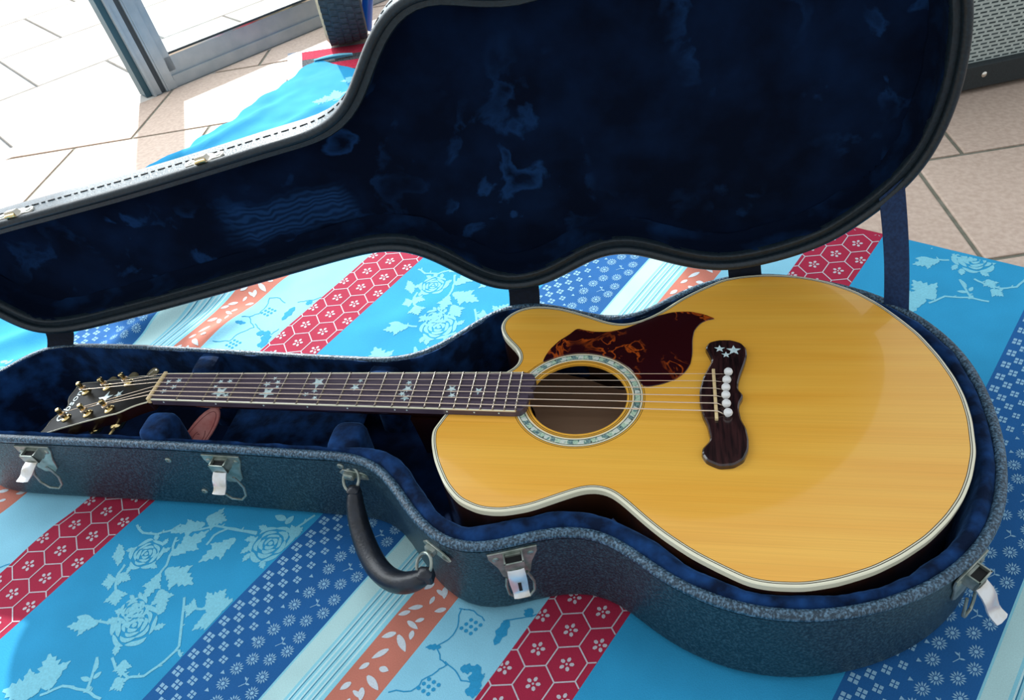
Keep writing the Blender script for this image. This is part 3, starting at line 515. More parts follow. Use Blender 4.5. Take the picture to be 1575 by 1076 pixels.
# --- printed decoration: thin flat prints lying on the weave
class Ink:
    def __init__(s, smin=None, smax=None): s.P = []; s.F = []; s.n = 0; s.Z = []
    def poly(s, pts, lim=None):
        if lim: pts = [(min(max(p[0], lim[0]), lim[1]), p[1]) for p in pts]
        tr = tessellate_polygon([[Vector((p[0], p[1], 0)) for p in pts]])
        k = len(s.P); s.P += pts; s.F += [(k+a, k+b, k+c) for a, b, c in tr]
    def disc(s, x, y, r, lim=None, n=7, ry=None, rot=0):
        ry = ry or r
        pts = [(x+r*math.cos(2*pi*i/n)*math.cos(rot)-ry*math.sin(2*pi*i/n)*math.sin(rot), y+r*math.cos(2*pi*i/n)*math.sin(rot)+ry*math.sin(2*pi*i/n)*math.cos(rot)) for i in range(n)]
        if lim: 
            if x+r < lim[0] or x-r > lim[1]: return
            pts = [(min(max(p[0], lim[0]), lim[1]), p[1]) for p in pts]
        k = len(s.P); s.P += pts; s.F += [(k, k+i, k+i+1) for i in range(1, n-1)]
    def line(s, pts, w, lim=None):
        for a, b in zip(pts[:-1], pts[1:]):
            a = Vector(a); b = Vector(b)
            if lim:
                if a.x > b.x: a, b = b, a
                if b.x < lim[0] or a.x > lim[1]: continue
                if a.x < lim[0]: a = a.lerp(b, (lim[0]-a.x)/(b.x-a.x))
                if b.x > lim[1]: b = a.lerp(b, (lim[1]-a.x)/(b.x-a.x))
            d = b-a
            if d.length < 0.1: continue
            m = max(1, int(d.length/12))
            n_ = Vector((-d.y, d.x)).normalized()*w/2; e = d.normalized()*w*0.3; a = a-e; b = b+e
            for q in range(m):
                p, r = a.lerp(b, q/m), a.lerp(b, (q+1)/m); k = len(s.P)
                s.P += [tuple(p+n_), tuple(p-n_), tuple(r-n_), tuple(r+n_)]; s.F += [(k, k+1, k+2, k+3)]
    def leaf(s, p0, p1, w, lim=None, teeth=0, n=10):
        p0 = Vector(p0); p1 = Vector(p1); d = p1-p0; nn = Vector((-d.y, d.x)).normalized(); L = []; R = []
        for i in range(n+1):
            t = i/n; ww = w*math.sin(pi*min(1, t*0.92+0.06))**0.8*(1-0.25*t)
            if teeth and i % 2 == 1: ww *= 1.28
            elif teeth: ww *= 0.82
            q = p0+d*t; e = d.normalized()*(w*0.18 if teeth and i % 2 else 0); L.append(tuple(q+nn*ww+e)); R.append(tuple(q-nn*ww+e))
        # quads keep it cheap and follow the folds
        if lim: L = [(min(max(p[0], lim[0]), lim[1]), p[1]) for p in L]; R = [(min(max(p[0], lim[0]), lim[1]), p[1]) for p in R]
        k = len(s.P); s.P += L+R; s.F += [(k+i, k+i+1, k+n+2+i, k+n+1+i) for i in range(n)]
    def petal(s, c, r0, r1, a0, a1, lim=None, n=6):
        I, O = [], []
        for i in range(n+1):
            t = i/n; a = a0+(a1-a0)*t; th = math.sin(pi*t)**0.6; rm = (r0+r1)/2; hw = (r1-r0)/2*(0.12+0.88*th)
            wob = 1+0.05*math.sin(5*a+r1)
            I.append((c[0]+(rm-hw)*wob*math.cos(a), c[1]+(rm-hw)*wob*math.sin(a))); O.append((c[0]+(rm+hw)*wob*math.cos(a), c[1]+(rm+hw)*wob*math.sin(a)))
        if lim: I = [(min(max(p[0], lim[0]), lim[1]), p[1]) for p in I]; O = [(min(max(p[0], lim[0]), lim[1]), p[1]) for p in O]
        k = len(s.P); s.P += I+O; s.F += [(k+i, k+i+1, k+n+2+i, k+n+1+i) for i in range(n)]
    def build(s, name, m_):
        A = np.array(s.P); x, y = inv(A[:, 0], A[:, 1])
        tmax = 757+117*(1-sm(-660, 120, A[:, 0])); okv = (A[:, 1] < tmax-4) & (A[:, 1] > -500) & (A[:, 0] > -664) & (A[:, 0] < 1240)
        z = H(x, y)+0.2+np.array(s.Z)
        m = MB(); m.v = list(zip(x.tolist(), y.tolist(), z.tolist())); m.f = [f for f in s.F if all(okv[i] for i in f)]; m.m = [0]*len(m.f)
        m.f = [f if (x[f[1]]-x[f[0]])*(y[f[2]]-y[f[0]])-(x[f[2]]-x[f[0]])*(y[f[1]]-y[f[0]]) > 0 else f[::-1] for f in m.f]
        o = m.build(name, m_, cloth, smooth=False, fix=False); o['kind'] = 'stuff'; return o
def zwrap(fn):
    def g(self, *a, **k):
        r = fn(self, *a, **k); self.n += 1; self.Z += [(self.n % 9)*0.018]*(len(self.P)-len(self.Z)); return r
    return g
for nm_ in ('poly', 'disc', 'line', 'leaf', 'petal'): setattr(Ink, nm_, zwrap(getattr(Ink, nm_)))
rnd = random.Random(3)
# red stripes: honeycomb with five petal flowers
wr = Ink()
for s0, ph in ((-92, 0), (508, 10)):
    lim = (s0+0.6, s0+83.5)
    for i in range(-1, 7):
        for j in range(-10, 30):
            if (i+j) % 2: continue
            cx = s0+5.5+17.7*i; cy = -182+ph+33.15*j
            if cy < -470 or cy > 800: continue
            if (i % 2) == 0 and False: continue
            hx = [(cx+20.6*math.cos(pi/6+k*pi/3)*0.99, cy+22.1*math.sin(pi/6+k*pi/3)) for k in range(6)]
            for k in (0, 1, 2): wr.line([hx[k], hx[(k+1) % 6]], 1.5, lim)
            if lim[0]-3 < cx < lim[1]+3:
                wr.disc(cx, cy, 1.4, lim, 5)
                for k in range(5): wr.disc(cx+5.3*math.cos(0.4+k*2*pi/5), cy+5.3*math.sin(0.4+k*2*pi/5), 2.7, lim, 6, 2.1, 0.4+k*2*pi/5)
wr.build('flower_print', M['ink_white'])
# blue stripes: roses, leaves and stems
pb = Ink()
def motif(ds_, dt_, lim):
    T_ = lambda p: (p[0]+ds_, p[1]+dt_)
    for st_ in STEMS:
        pts = [T_(p) for p in st_]; 
        sub = []
        for a, b in zip(pts[:-1], pts[1:]):
            for q in range(3): sub.append((a[0]+(b[0]-a[0])*q/3+rnd.uniform(-0.7, 0.7), a[1]+(b[1]-a[1])*q/3+rnd.uniform(-0.7, 0.7)))
        sub.append(pts[-1]); pb.line(sub, 3.0, lim)
        for q in sub[1::3]: pb.leaf(q, (q[0]+rnd.uniform(-5, 5), q[1]+rnd.uniform(3, 6)), 1.2, lim, n=3)
    for (a, b), w_ in LEAVES:
        if w_ >= 7:
            a = T_(a); b = T_(b); pb.leaf(a, b, w_*0.95, lim, teeth=1, n=13)
            # side lobes
            for sd in (-1, 1):
                d = Vector(b)-Vector(a); nn = Vector((-d.y, d.x)).normalized()*sd; m1 = Vector(a)+d*0.35; m2 = m1+d*0.22+nn*w_*1.45; pb.leaf(tuple(m1), tuple(m2), w_*0.42, lim, teeth=1, n=7)
        else: pb.leaf(T_(a), T_(b), w_*0.8, lim, n=8)
    for c, r in ROSES:
        c = T_(c)
        for ring, (f0, f1, n_) in enumerate(((0.80, 1.05, 6), (0.57, 0.77, 5), (0.36, 0.54, 4), (0.16, 0.33, 3))):
            for k in range(n_):
                a0 = 2*pi*k/n_+ring*0.7+rnd.uniform(-0.1, 0.1); pb.petal(c, r*f0, r*f1*(1+0.06*rnd.uniform(-1, 1)), a0, a0+2*pi/n_*0.93, lim)
        pb.disc(c[0], c[1], r*0.12, lim, 6)
        for k in range(7):
            a = rnd.uniform(0, 2*pi); q = (c[0]+r*0.95*math.cos(a), c[1]+r*0.95*math.sin(a)); pb.leaf(q, (c[0]+r*1.35*math.cos(a+0.2), c[1]+r*1.35*math.sin(a+0.2)), r*0.16, lim, teeth=1, n=7)
for (o_, lim) in ((0, (-8, 201.5)), (600, (592, 801.5)), (-600, (-664, -399)), (-412, (-664, -399))):
    for dt_ in (-530, 0, 530, 1060):
        if o_ == 600: motif(o_, dt_+(-110 if dt_ else -260), lim)
        elif o_ == -412: motif(o_, dt_+200, lim)
        else: motif(o_, dt_, lim)
pb.build('rose_print', M['ink_pale'])
# navy stripes: little squares and daisies
nb = Ink()
for s0 in (202, 802, -398):
    for c in range(5):
        cx = s0+10.5+11.2*c; sz = [5.2, 4.9, 4.5, 4.0, 2.6][c]
        for j in range(-26, 60):
            cy = -126-10.5*c+21.8*j
            if cy < -470 or cy > 840: continue
            if c < 4:
                for sx_ in (-1, 1):
                    for sy_ in (-1, 1):
                        x0, y0 = cx+sx_*sz*0.53, cy+sy_*sz*0.53; q = sz*0.40
                        nb.poly([(x0-q, y0-q), (x0+q, y0-q), (x0+q, y0+q), (x0-q, y0+q)])
            else: nb.poly([(cx-2.4, cy-2), (cx+2.4, cy), (cx-2.0, cy+2.6)])
    for j in range(-8, 22):
        for (dx, dy) in ((64, 0), (73, -17), (66, -33), (90, -8), (98, -26), (100, 8)):
            cx = s0+dx+1.5*math.sin(j*1.7); cy = -94+52*j+dy
            if cy < -470 or cy > 840: continue
            nb.disc(cx, cy, 2.2, None, 6)
            for k in range(13):
                a = 2*pi*k/13; nb.leaf((cx+2.9*math.cos(a), cy+2.9*math.sin(a)), (cx+7.6*math.cos(a), cy+7.6*math.sin(a)), 0.95, n=2)
        cy = -94+52*j
        if -460 < cy < 830:
            nb.line([(s0+82, cy+6), (s0+86, cy+12), (s0+84, cy+18)], 0.8); nb.leaf((s0+86, cy+12), (s0+91, cy+13), 1.2, n=3); nb.leaf((s0+85, cy+15), (s0+80, cy+17), 1.2, n=3)
nb.build('daisy_print', M['ink_navy'])
# light blue stripes: teal vines
vb = Ink()
for ds_, lim in ((0, (421.5, 507.5)), (-600, (-178, -93)), (600, (1021.5, 1107))):
    for dt_ in (-530, -265, 0, 265, 530, 795):
        for p in VINES: 
            q = [(a+ds_, b+dt_+(14 if dt_ else 0)) for a, b in p]
            sub = []
            for a, b in zip(q[:-1], q[1:]):
                for k in range(3): sub.append((a[0]+(b[0]-a[0])*k/3+rnd.uniform(-1.2, 1.2), a[1]+(b[1]-a[1])*k/3+rnd.uniform(-1.2, 1.2)))
            sub.append(q[-1]); vb.line(sub, 1.3, lim)
        for (a, b), w_ in VLEAF: vb.leaf((a[0]+ds_, a[1]+dt_), (b[0]+ds_, b[1]+dt_), w_*0.7, lim, teeth=1, n=6)
        for gx, gy in GRAPES:
            for k in range(9): vb.disc(gx+ds_+(k % 3-1)*6.3+1.5*(k//3), gy+dt_+(k//3-1)*6.3, 2.3, lim, 6)
vb.build('vine_print', M['ink_vine'])
lb = Ink()
for ds_, lim in ((0, (373.5, 420.5)), (-600, (-226.5, -179.5)), (600, (973.5, 1020.5))):
    for dt_ in (-530, -398, -265, -132, 0, 132, 265, 398, 530, 662, 795):
        for (a, b), w_ in SLEAF:
            lb.leaf((a[0]+ds_, a[1]+dt_), (b[0]+ds_, b[1]+dt_), w_*0.55, lim, n=6)
        pts = [(SLEAF[0][0][0][0]+ds_, SLEAF[0][0][0][1]+dt_), (SLEAF[7][0][0][0]+ds_, SLEAF[7][0][0][1]+dt_), (SLEAF[14][0][0][0]+ds_, SLEAF[14][0][0][1]+dt_)]
lb.build('leaf_print', M['ink_leaf'])

# ================================================================ GUITAR CASE
case = empty('guitar_case', (300, 0, ZF), 'open dark blue-black guitar case with navy velvet lining and raised lid, holding the guitar', 'guitar case')
NB = len(BASE)
sh = MB(); sh.loft(band(BASE, [(20, ZF+0.2), (9, ZF+1), (3.5, ZF+4.5), (1.5, ZF+11), (1.5, -60), (1.5, -31), (7, -31), (8, -60), (8, ZF+8), (14, ZF+6)]), True, True)
sh.build('base_shell', M['vinyl'], case)
def rim(out, zc, f, sg=1):
    m = MB(); prof = []
    for k in range(12):
        a = 2*pi*k/12; prof.append((4.8-5.2*math.cos(a), zc+4.9*math.sin(a)))
    loops = band(out, prof, f); m.loft(loops, wrap=True); return m
# denser outlines for the trims and linings
BD = resamp(BASE, 640, 2); LD = resamp(LID, 640, 2)
rim(BD, -25.5, ident).build('rim_trim', M['bead'], case)
# interior padding width around the outline
INo = [(p[0], p[1]-0) for p in INN]
BDa = np.array(BD); In = np.array(off(BD, 0, 3))
def padw():
    w = np.full(len(BD), 12.0)
    inn = np.array(INo)
    for i, (x, y) in enumerate(BD):
        if x < 262: w[i] = 12; continue
        # distance to traced inner edge on the near side; the far side mirrors it
        yy = y if y < -10 else -y*0.99
        if x > 880: w[i] = 25; continue
        a = inn[:-1]; b = inn[1:]; ab = b-a; ap = np.array([x, yy])-a; t = np.clip((ap*ab).sum(1)/(ab**2).sum(1), 0, 1); dd = np.hypot(*(ap-ab*t[:, None]).T).min()
        w[i] = min(max(dd-2.5, 11), 48)
    for _ in range(6): w = (np.roll(w, 1)+2*w+np.roll(w, -1))/4
    return w
PW = padw()
def wall_loops(out, prof, w, f, amp, seed, zamp=None):
    # prof entries: (fraction of pad width, extra inset, z)
    loops = []
    n = len(out); s_ = np.arange(n)*2.4
    for j, (fr, ex, z) in enumerate(prof):
        pts = np.array(off(out, w*fr+ex, 5)); 
        nz = noise2(pts[:, 0]/13+j*0.8, pts[:, 1]/13+z/16.0, seed)*amp
        edge = 0.15 if j == 0 else 1
        pts2 = np.array(off([tuple(p) for p in pts], nz*edge, 5)) if amp else pts
        zz = z+noise2(pts[:, 0]/17, pts[:, 1]/17+j, seed+4)*amp*edge*0.8
        loops.append([f(px, py, pz) for (px, py), pz in zip(pts2, zz)])
    return loops
pad = MB(); pad.loft(wall_loops(BD, [(0, 9.5, -26), (0.12, 9, -22), (0.4, 7, -20), (0.75, 3, -22), (0.95, 0, -26), (1.0, 0, -31), (1.0, 0.5, -46), (1.0, 1, -62), (1.0, 1.5, -85), (1.0, 2, -108), (1.0, 4, -122)], PW, ident, 1.5, 11))
pad.build('lining', M['velvet_pad'], case, angle=70)
fb_ = MB(); fb_.loft([[(x, y, -121) for x, y in off(BD, PW-2, 5)]], cap1=True); fb_.f = fb_.f; fb_.build('lining_floor', M['velvet'], case, smooth=False)

# lid
def lb_(prof, out=LID): return [[lidT(x, y, z) for x, y in off(out, o, 2)] for o, z in prof]
LZ = 34
ls = MB(); ls.loft(lb_([(7, -8), (6, -10), (3, -10), (1.5, -9), (1.5, LZ-16), (4, LZ-5), (14, LZ), (16, LZ-5), (8, LZ-8)]), False, False)
fc = MB(); fc.loft(lb_([(7, -9), (8, -12), (16.5, -12), (18, -10), (18, -4), (12, -6), (7, -7)]), wrap=True); fc.build('lid_rim_face', M['vinyl_dark'], case)
ls.f.append(tuple(range(6*len(LID), 7*len(LID)))); ls.m.append(0)
ls.build('lid_shell', M['vinyl'], case)
rim(LD, -14.5, lambda x, y, z: lidT(x, y, z)).build('lid_rim_trim', M['vinyl_dark'], case)
ll = MB(); WL = np.full(len(LD), 1.0)
prof = [(0, 16.8, -9.5), (0, 17.6, -8.5), (0, 18, -3), (0, 16, 4), (0, 16, 11), (0, 16, 18), (0, 18, 23), (0, 26, 25)]
loops = wall_loops(LD, prof, WL, lidT, 1.3, 21)
ll.loft(loops); ll.build('lid_lining', M['velvet_rim'], case, angle=70)
# back panel of the lid lining: wrinkled grid
gx = np.arange(-300, 930, 6.0); gy = np.arange(-245, 240, 6.0); GX, GY = np.meshgrid(gx, gy)
LI = np.array(off(LD, 15, 5))
def inpoly(P_, A):
    B = np.roll(A, -1, 0); ins = np.zeros(len(P_), bool)
    for i in range(len(A)):
        if A[i, 1] == B[i, 1]: continue
        cond = ((A[i, 1] > P_[:, 1]) != (B[i, 1] > P_[:, 1])); xi = A[i, 0]+(P_[:, 1]-A[i, 1])/(B[i, 1]-A[i, 1])*(B[i, 0]-A[i, 0]); ins ^= cond & (P_[:, 0] < xi)
    return ins
Pg = np.stack([GX.ravel(), GY.ravel()], 1); inn_ = inpoly(Pg, LI[::2]).reshape(GX.shape)
zz = 25.5+2.2*noise2(GX/46, GY/46, 31)+1.5*noise2(GX/20, GY/20, 33)
bp_ = MB(); bp_.v = [lidT(x, y, z) for x, y, z in zip(GX.ravel(), GY.ravel(), zz.ravel())]
ii = np.arange(GX.size).reshape(GX.shape); ok = inn_[:-1, :-1] & inn_[:-1, 1:] & inn_[1:, 1:] & inn_[1:, :-1]
qq = np.stack([ii[:-1, :-1], ii[:-1, 1:], ii[1:, 1:], ii[1:, :-1]], -1)[ok]
bp_.f = [tuple(q) for q in qq.tolist()]; bp_.m = [0]*len(bp_.f)
used = sorted(set(i for f in bp_.f for i in f)); rm_ = {o: n for n, o in enumerate(used)}; bp_.v = [bp_.v[i] for i in used]; bp_.f = [tuple(rm_[i] for i in f) for f in bp_.f]
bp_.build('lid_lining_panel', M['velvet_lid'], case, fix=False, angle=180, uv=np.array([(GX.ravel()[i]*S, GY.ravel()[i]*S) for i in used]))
# stitching dashes along the lid side wall
stt = MB(); LDn = np.array(off(LD, -0.1+1.5, 3)); seg = 0
tt = np.roll(LDn, -1, 0)-LDn; sl_ = np.hypot(tt[:, 0], tt[:, 1]); acc = np.cumsum(sl_)
for i in range(0, len(LD)):
    if int(acc[i]/7.5) != int(acc[i-1]/7.5) and (LDn[i, 1] < -60):
        a = LDn[i]; d = tt[i]/sl_[i]; nn = np.array([d[1], -d[0]])
        c = a+nn*0.2
        stt.loft([[lidT(*(c+d*u+nn*w), z) for u, w in ((-2.3, -0.5), (2.3, -0.5), (2.3, 0.6), (-2.3, 0.6))] for z in (6.2, 7.6)], True, True)
tag(stt.build('stitching', M['dark_hole'], case, smooth=False), kind='stuff')

# hinge flaps
def flap(bx0, by0, bx1, by1, lx0, ly0, lx1, ly1):
    m = MB(); rows_ = []
    b0 = Vector((bx0, by0-9, -27)); b1 = Vector((bx1, by1-9, -27)); l0 = Vector(lidT(lx0, ly0-9, -14)); l1 = Vector(lidT(lx1, ly1-9, -14))
    n = 7
    for k in range(n+1):
        t = k/n; bow = math.sin(pi*t)*5
        p0, p1 = b0.lerp(l0, t), b1.lerp(l1, t)
        rows_.append([p0+Vector((0, bow, 0)), p0.lerp(p1, 0.5)+Vector((0, bow+0.6, 0)), p1+Vector((0, bow, 0)), p1+Vector((0, bow+2.5, 0)), p0+Vector((0, bow+2.5, 0))])
    m.loft(rows_, True, True); return m.build('hinge_flap', M['strap_dark'], case)
M['strap_dark'] = mat('dark_hinge_fabric', C(6, 14, 28), C(12, 24, 44), rough=0.9, nscale=200, bump=0.2)
flap(-232, 98, -195, 102, -211, 96, -173, 102); flap(403, 182, 442, 184, 405, 185, 443, 188); flap(678, 229, 718, 230, 673, 225, 712, 225)
# stay strap between lid and base
s0 = Vector(lidT(846, 165, -13)); s1 = Vector(lidT(871, 143, -13)); e0 = Vector((850, 172, -27)); e1 = Vector((873, 155, -27))
m = MB(); rows_ = []
for k in range(13):
    t = k/12; p0, p1 = s0.lerp(e0, t), s1.lerp(e1, t); bw = Vector((2, -3, 0))*math.sin(pi*t); th = Vector((0.4, -1.2, 0))
    rows_.append([p0+bw, p1+bw, p1+bw+th, p0+bw+th])
m.loft(rows_, True, True); m.build('stay_strap', M['strap'], case)

# latches on the near wall
def frame_at(x, side=-1, out=BD):
    A = np.array(out); cand = [i for i in range(len(A)) if (A[i, 1] < -20 if side < 0 else A[i, 1] > 20)]
    i = min(cand, key=lambda i_: abs(A[i_, 0]-x)); p = Vector((A[i, 0], A[i, 1], 0)); q = Vector(out[(i+4) % len(A)])-Vector(out[i-4]); q = Vector((q[0], q[1], 0)).normalized()
    return p, q, Vector((q.y, -q.x, 0))
def latch(x, foot, rust=False):
    p, t, n = frame_at(x); f = lambda u, v, w: tuple(p+t*u+n*(w-1.5)+Vector((0, 0, -33+v)))
    L = bpy.data.objects.new('latch', None)
    plate_ = [(-24, 0), (-24, -8), (-17, -24), (-14, -40), (-7, -47), (7, -47), (14, -40), (17, -24), (24, -8), (24, 0)]
    poly = ccw(plate_)
    m = MB(); g = lambda x_, y_, z_: f(x_, y_, z_); m.plate(poly, g, 0, 1.8, 0.6)
    root = m.build('latch', M['steel'], case)
    m = MB()                                   # housing: open topped box
    for (u0, u1, w0, w1) in ((-9.5, -8, 1, 14), (8, 9.5, 1, 14), (-9.5, 9.5, 12.8, 14.2)):
        m.loft([[f(u0, -17, w0*0.7), f(u1, -17, w0*0.7), f(u1, -17, w1*0.9), f(u0, -17, w1*0.9)], [f(u0, -3, w0), f(u1, -3, w0), f(u1, -3, w1), f(u0, -3, w1)]], True, True)
    m.box(f(0, -12, 3), (15, 16, 2), (t, Vector((0, 0, 1)), n)); m.build('latch_housing', M['steel'], root, smooth=False)
    m = MB(); m.box(f(0, -7, 6.5), (15, 1.5, 10), (t, Vector((0, 0, 1)), n)); m.build('latch_recess', M['dark_hole'], root, smooth=False)
    fu, fv, fw = foot; swing = fu/6; v0, w0 = -15, 13
    prof_ = [(v0+(fv-v0)*a, w0+(fw-w0)*b) for a, b in ((0, 0), (0.2, 0.28), (0.42, 0.46), (0.62, 0.55), (0.8, 0.66), (0.9, 0.78), (1, 1))]
    m = MB(); rows2 = []
    for k, (v, w) in enumerate(prof_):
        hw_ = 8.2+0.5*math.sin(k); rows2.append([f(-hw_+swing*k, v, w), f(-hw_*0.5+swing*k, v+0.8, w+1.2), f(hw_*0.5+swing*k, v+0.8, w+1.2), f(hw_+swing*k, v, w), f(hw_+swing*k, v-1.2, w-1), f(-hw_+swing*k, v-1.2, w-1)])
    m.loft(rows2, True, True); m.build('latch_lever', M['steel_lever'], root)
    if rust:
        m = MB(); v_, w_ = prof_[3]; dv = Vector(f(0, prof_[4][0], prof_[4][1]))-Vector(f(0, prof_[2][0], prof_[2][1])); dv.normalize(); m.box(tuple(Vector(f(1, v_+1.3, w_+1.6))), (3.2, 10, 1), (t, dv, t.cross(dv))); m.build('lever_slot', M['dark_hole'], root, smooth=False)
    m = MB(); pts = [f(-10, -30, 10), f(-12, -40, 12), f(-11, -54, 13), f(-4, -64, 13), f(8, -66, 12), f(14, -60, 10), f(15, -48, 8), f(12, -36, 8), f(10, -28, 9)]
    m.tube(pts, 1.5, 8); m.build('latch_loop', M['steel'], root)
    for u in (-17, 17):
        m = MB(); m.lathe(f(u, -9, 1.6), n, [(3.4, 0), (3.4, 0.6), (2.0, 1.4), (0.4, 1.5)], 12); m.build('rivet', M['steel'], root)
latch(-150, (-4, -25, 35)); latch(104, (-2, -35, 29)); latch(457, (1, -45, 25), True); latch(858, (0, -40, 38))
for x, z in ((30, -48), (52, -104), (252, -37)):
    p, t, n = frame_at(x); m = MB(); m.lathe(tuple(p+n*-1.5+Vector((0, 0, z))), n, [(4.0, 0), (4.0, 1), (2.6, 2.0), (1.4, 1.9), (1.3, 0.9), (0.1, 0.8)], 14); m.build('rivet', M['steel'], case)
p, t, n = frame_at(905); m = MB(); m.lathe((912, -74, -44), (1, -0.3, 0), [(5, -1), (5, 1), (3, 2.5), (0.5, 2.8)], 12); m.build('rivet', M['steel'], case)
# lid catches
def catch(x):
    A = [q for q in LD if q[1] < -20]; i = min(range(len(A)), key=lambda i_: abs(A[i_][0]-x)); p = A[i]; q = Vector(A[min(i+3, len(A)-1)])-Vector(A[max(i-3, 0)]); d = q.normalized(); nn = Vector((d.y, -d.x))
    f = lambda u, v, w: lidT(p[0]+d.x*u+nn.x*(w-1.5), p[1]+d.y*u+nn.y*(w-1.5), v)
    bow = ccw([(-25, -6), (-22, -11), (-12, -10), (-7, -15), (7, -15), (12, -10), (22, -11), (25, -6), (22, 1), (12, 0), (7, 4), (-7, 4), (-12, 0), (-22, 1)])
    m = MB(); m.plate([(a, b) for a, b in bow], lambda x_, y_, z_: f(x_, y_, z_), 0, 2.2, 0.7); root = m.build('lid_catch', M['catch'], case)
    m = MB(); m.loft([[f(-8, -14, 1), f(8, -14, 1), f(8, -3, 1), f(-8, -3, 1)], [f(-6, -13, 9), f(6, -13, 9), f(6, -5, 7), f(-6, -5, 7)]], True, True); m.build('catch_hook', M['catch'], root)
    m = MB(); m.tube([f(-6, -14.5, 4), f(0, -16, 5), f(6, -14.5, 4)], 2.2, 8); m.build('catch_lip', M['gold'], root)
    for u in (-18, 18): m = MB(); c0 = Vector(f(u, -5, 2)); c1 = Vector(f(u, -5, 3)); m.lathe(c0, c1-c0, [(3.4, 0), (3.2, 0.8), (1, 1.3)], 12); m.build('rivet', M['steel'], root)
M['catch'] = mat('cream_nickel_catch', C(205, 200, 188), C(225, 220, 210), rough=0.35, metal=0.5, nscale=60)
catch(128); catch(-126); catch(470)
# carrying handle
def ringpts(c, ax1, ax2, r1, r2, n=18): return [tuple(Vector(c)+Vector(ax1)*r1*math.cos(2*pi*k/n)+Vector(ax2)*r2*math.sin(2*pi*k/n)) for k in range(n)]
hc = [(267, -97, -58), (268, -110, -70), (275, -128, -82), (288, -150, -90), (305, -171, -93), (325, -187, -88), (345, -196, -78), (362, -197, -68), (372, -196, -60)]
hc2 = []
for i in range(len(hc)-1):
    a, b = Vector(hc[i]), Vector(hc[i+1])
    for k in range(4): hc2.append(a.lerp(b, k/4))
hc2.append(Vector(hc[-1])); hh = np.array([tuple(p) for p in hc2])
for _ in range(3): hh[1:-1] = (hh[:-2]+2*hh[1:-1]+hh[2:])/4
rr = [5.5+6.8*math.sin(pi*min(1, max(0, (i/(len(hh)-1))))) ** 0.45 for i in range(len(hh))]
m = MB(); m.tube([tuple(p) for p in hh], rr, 14); hd = m.build('handle', M['leather'], case)
for (c, cx, po) in (((263, -88, -46), 262, 14), ((370, -186, -50), 374, 14)):
    p, t, n = frame_at(cx)
    m = MB(); m.tube(ringpts(tuple(Vector(c)+Vector((0, 0, -5))+n*2), (n*0.55+Vector((0, 0, -0.8))).normalized(), (t*0.9+Vector((0, 0, 0.25))).normalized(), 13.5, 11), 1.8, 8, closed=True); m.build('handle_ring', M['steel'], hd)
    f = lambda u, v, w: tuple(p+t*u+n*(w-1.5)+Vector((0, 0, -48+v)))
    m = MB(); m.plate(ccw([(-8, -6), (16, -6), (23, -4), (26, 0), (23, 4), (16, 6), (-8, 6), (-14, 0)]), lambda x_, y_, z_: f(x_, y_, z_), 0, 1.8, 0.6); pl_ = m.build('ring_plate', M['steel'], hd)
    m = MB(); m.box(f(0, 0, 4), (12, 9, 7), (t, Vector((0, 0, 1)), n), bev=1.5); m.build('ring_loop', M['steel'], hd)
    m = MB(); m.lathe(f(17, 0, 1.6), n, [(3.4, 0), (3.4, 0.6), (1.0, 1.5)], 10); m.build('rivet', M['steel'], hd)
m = MB(); m.box((267, -100, -60), (13, 12, 16), bev=3); m.build('leather_end', M['leather'], hd)
m = MB(); m.box((372, -196, -60), (15, 13, 17), bev=3); m.build('leather_end', M['leather'], hd)

# neck rest blocks, compartment lid and its pull tab
def padblock(x0, x1, y0, y1, ztop, lean=0, name='neck_rest'):
    m = MB(); loops = []
    cx, cy = (x0+x1)/2, (y0+y1)/2; hx, hy = (x1-x0)/2, (y1-y0)/2
    base_ = []
    for k in range(24):
        a = 2*pi*k/24; e = 0.55; c, s_ = math.cos(a), math.sin(a); base_.append((math.copysign(abs(c)**e, c), math.copysign(abs(s_)**e, s_)))
    for sc, z in ((1.0, -121), (1.0, ztop-30), (1.0, ztop-12), (0.93, ztop-5), (0.75, ztop-1), (0.4, ztop)):
        loops.append([(cx+hx*sc*a+lean*(z+121)/90, cy+hy*sc*b, z) for a, b in base_])
    m.loft(loops, True, True); return m.build(name, M['velvet_pad'], case)
padblock(-2, 38, -68, -27, -12, 0.05); padblock(6, 42, 44, 88, -22, -0.1); padblock(232, 272, -76, -28, -20, 0.1); padblock(244, 282, 40, 74, -26)
m = MB(); m.box((140, 4, -92), (180, 136, 6), bev=2.5); m.build('compartment_lid', M['velvet_pad'], case)
tb = MB(); tc_ = Vector((38, -30, -62)); ax1 = Vector((0.60, 0.62, 0.55)).normalized(); ax3 = Vector((0.35, -0.75, 0.6)); ax3 = (ax3-ax1*ax3.dot(ax1)).normalized(); ax2 = ax3.cross(ax1)
ov = [(math.copysign(abs(math.cos(a))**0.7, math.cos(a))*47, math.sin(a)*13) for a in [2*pi*k/28 for k in range(28)]]
ff = lambda x, y, z: tuple(tc_+ax1*x+ax2*y+ax3*z)
tb.plate(ov, ff, -2.2, 2.2, 0.9); tab = tb.build('pull_tab', M['pink_leather'], case); tab['label'] = 'pink tooled leather pull tab'
m = MB()
for k in range(4): m.tube([ff(4+(3+2.2*k)*math.cos(a)*1.5, (2+1.7*k)*math.sin(a), 2.3) for a in [-0.4+(k+2.6)*0.16*pi*j/8 +k*1.1 for j in range(9)]], 0.45, 5)
m.tube([ff(42*math.cos(2*pi*k/30), 10*math.sin(2*pi*k/30), 2.3) for k in range(30)], 0.4, 5, closed=True)
m.build('tooled_swirl', mat('dark_pink_tooling', C(150, 72, 74), rough=0.6), tab)
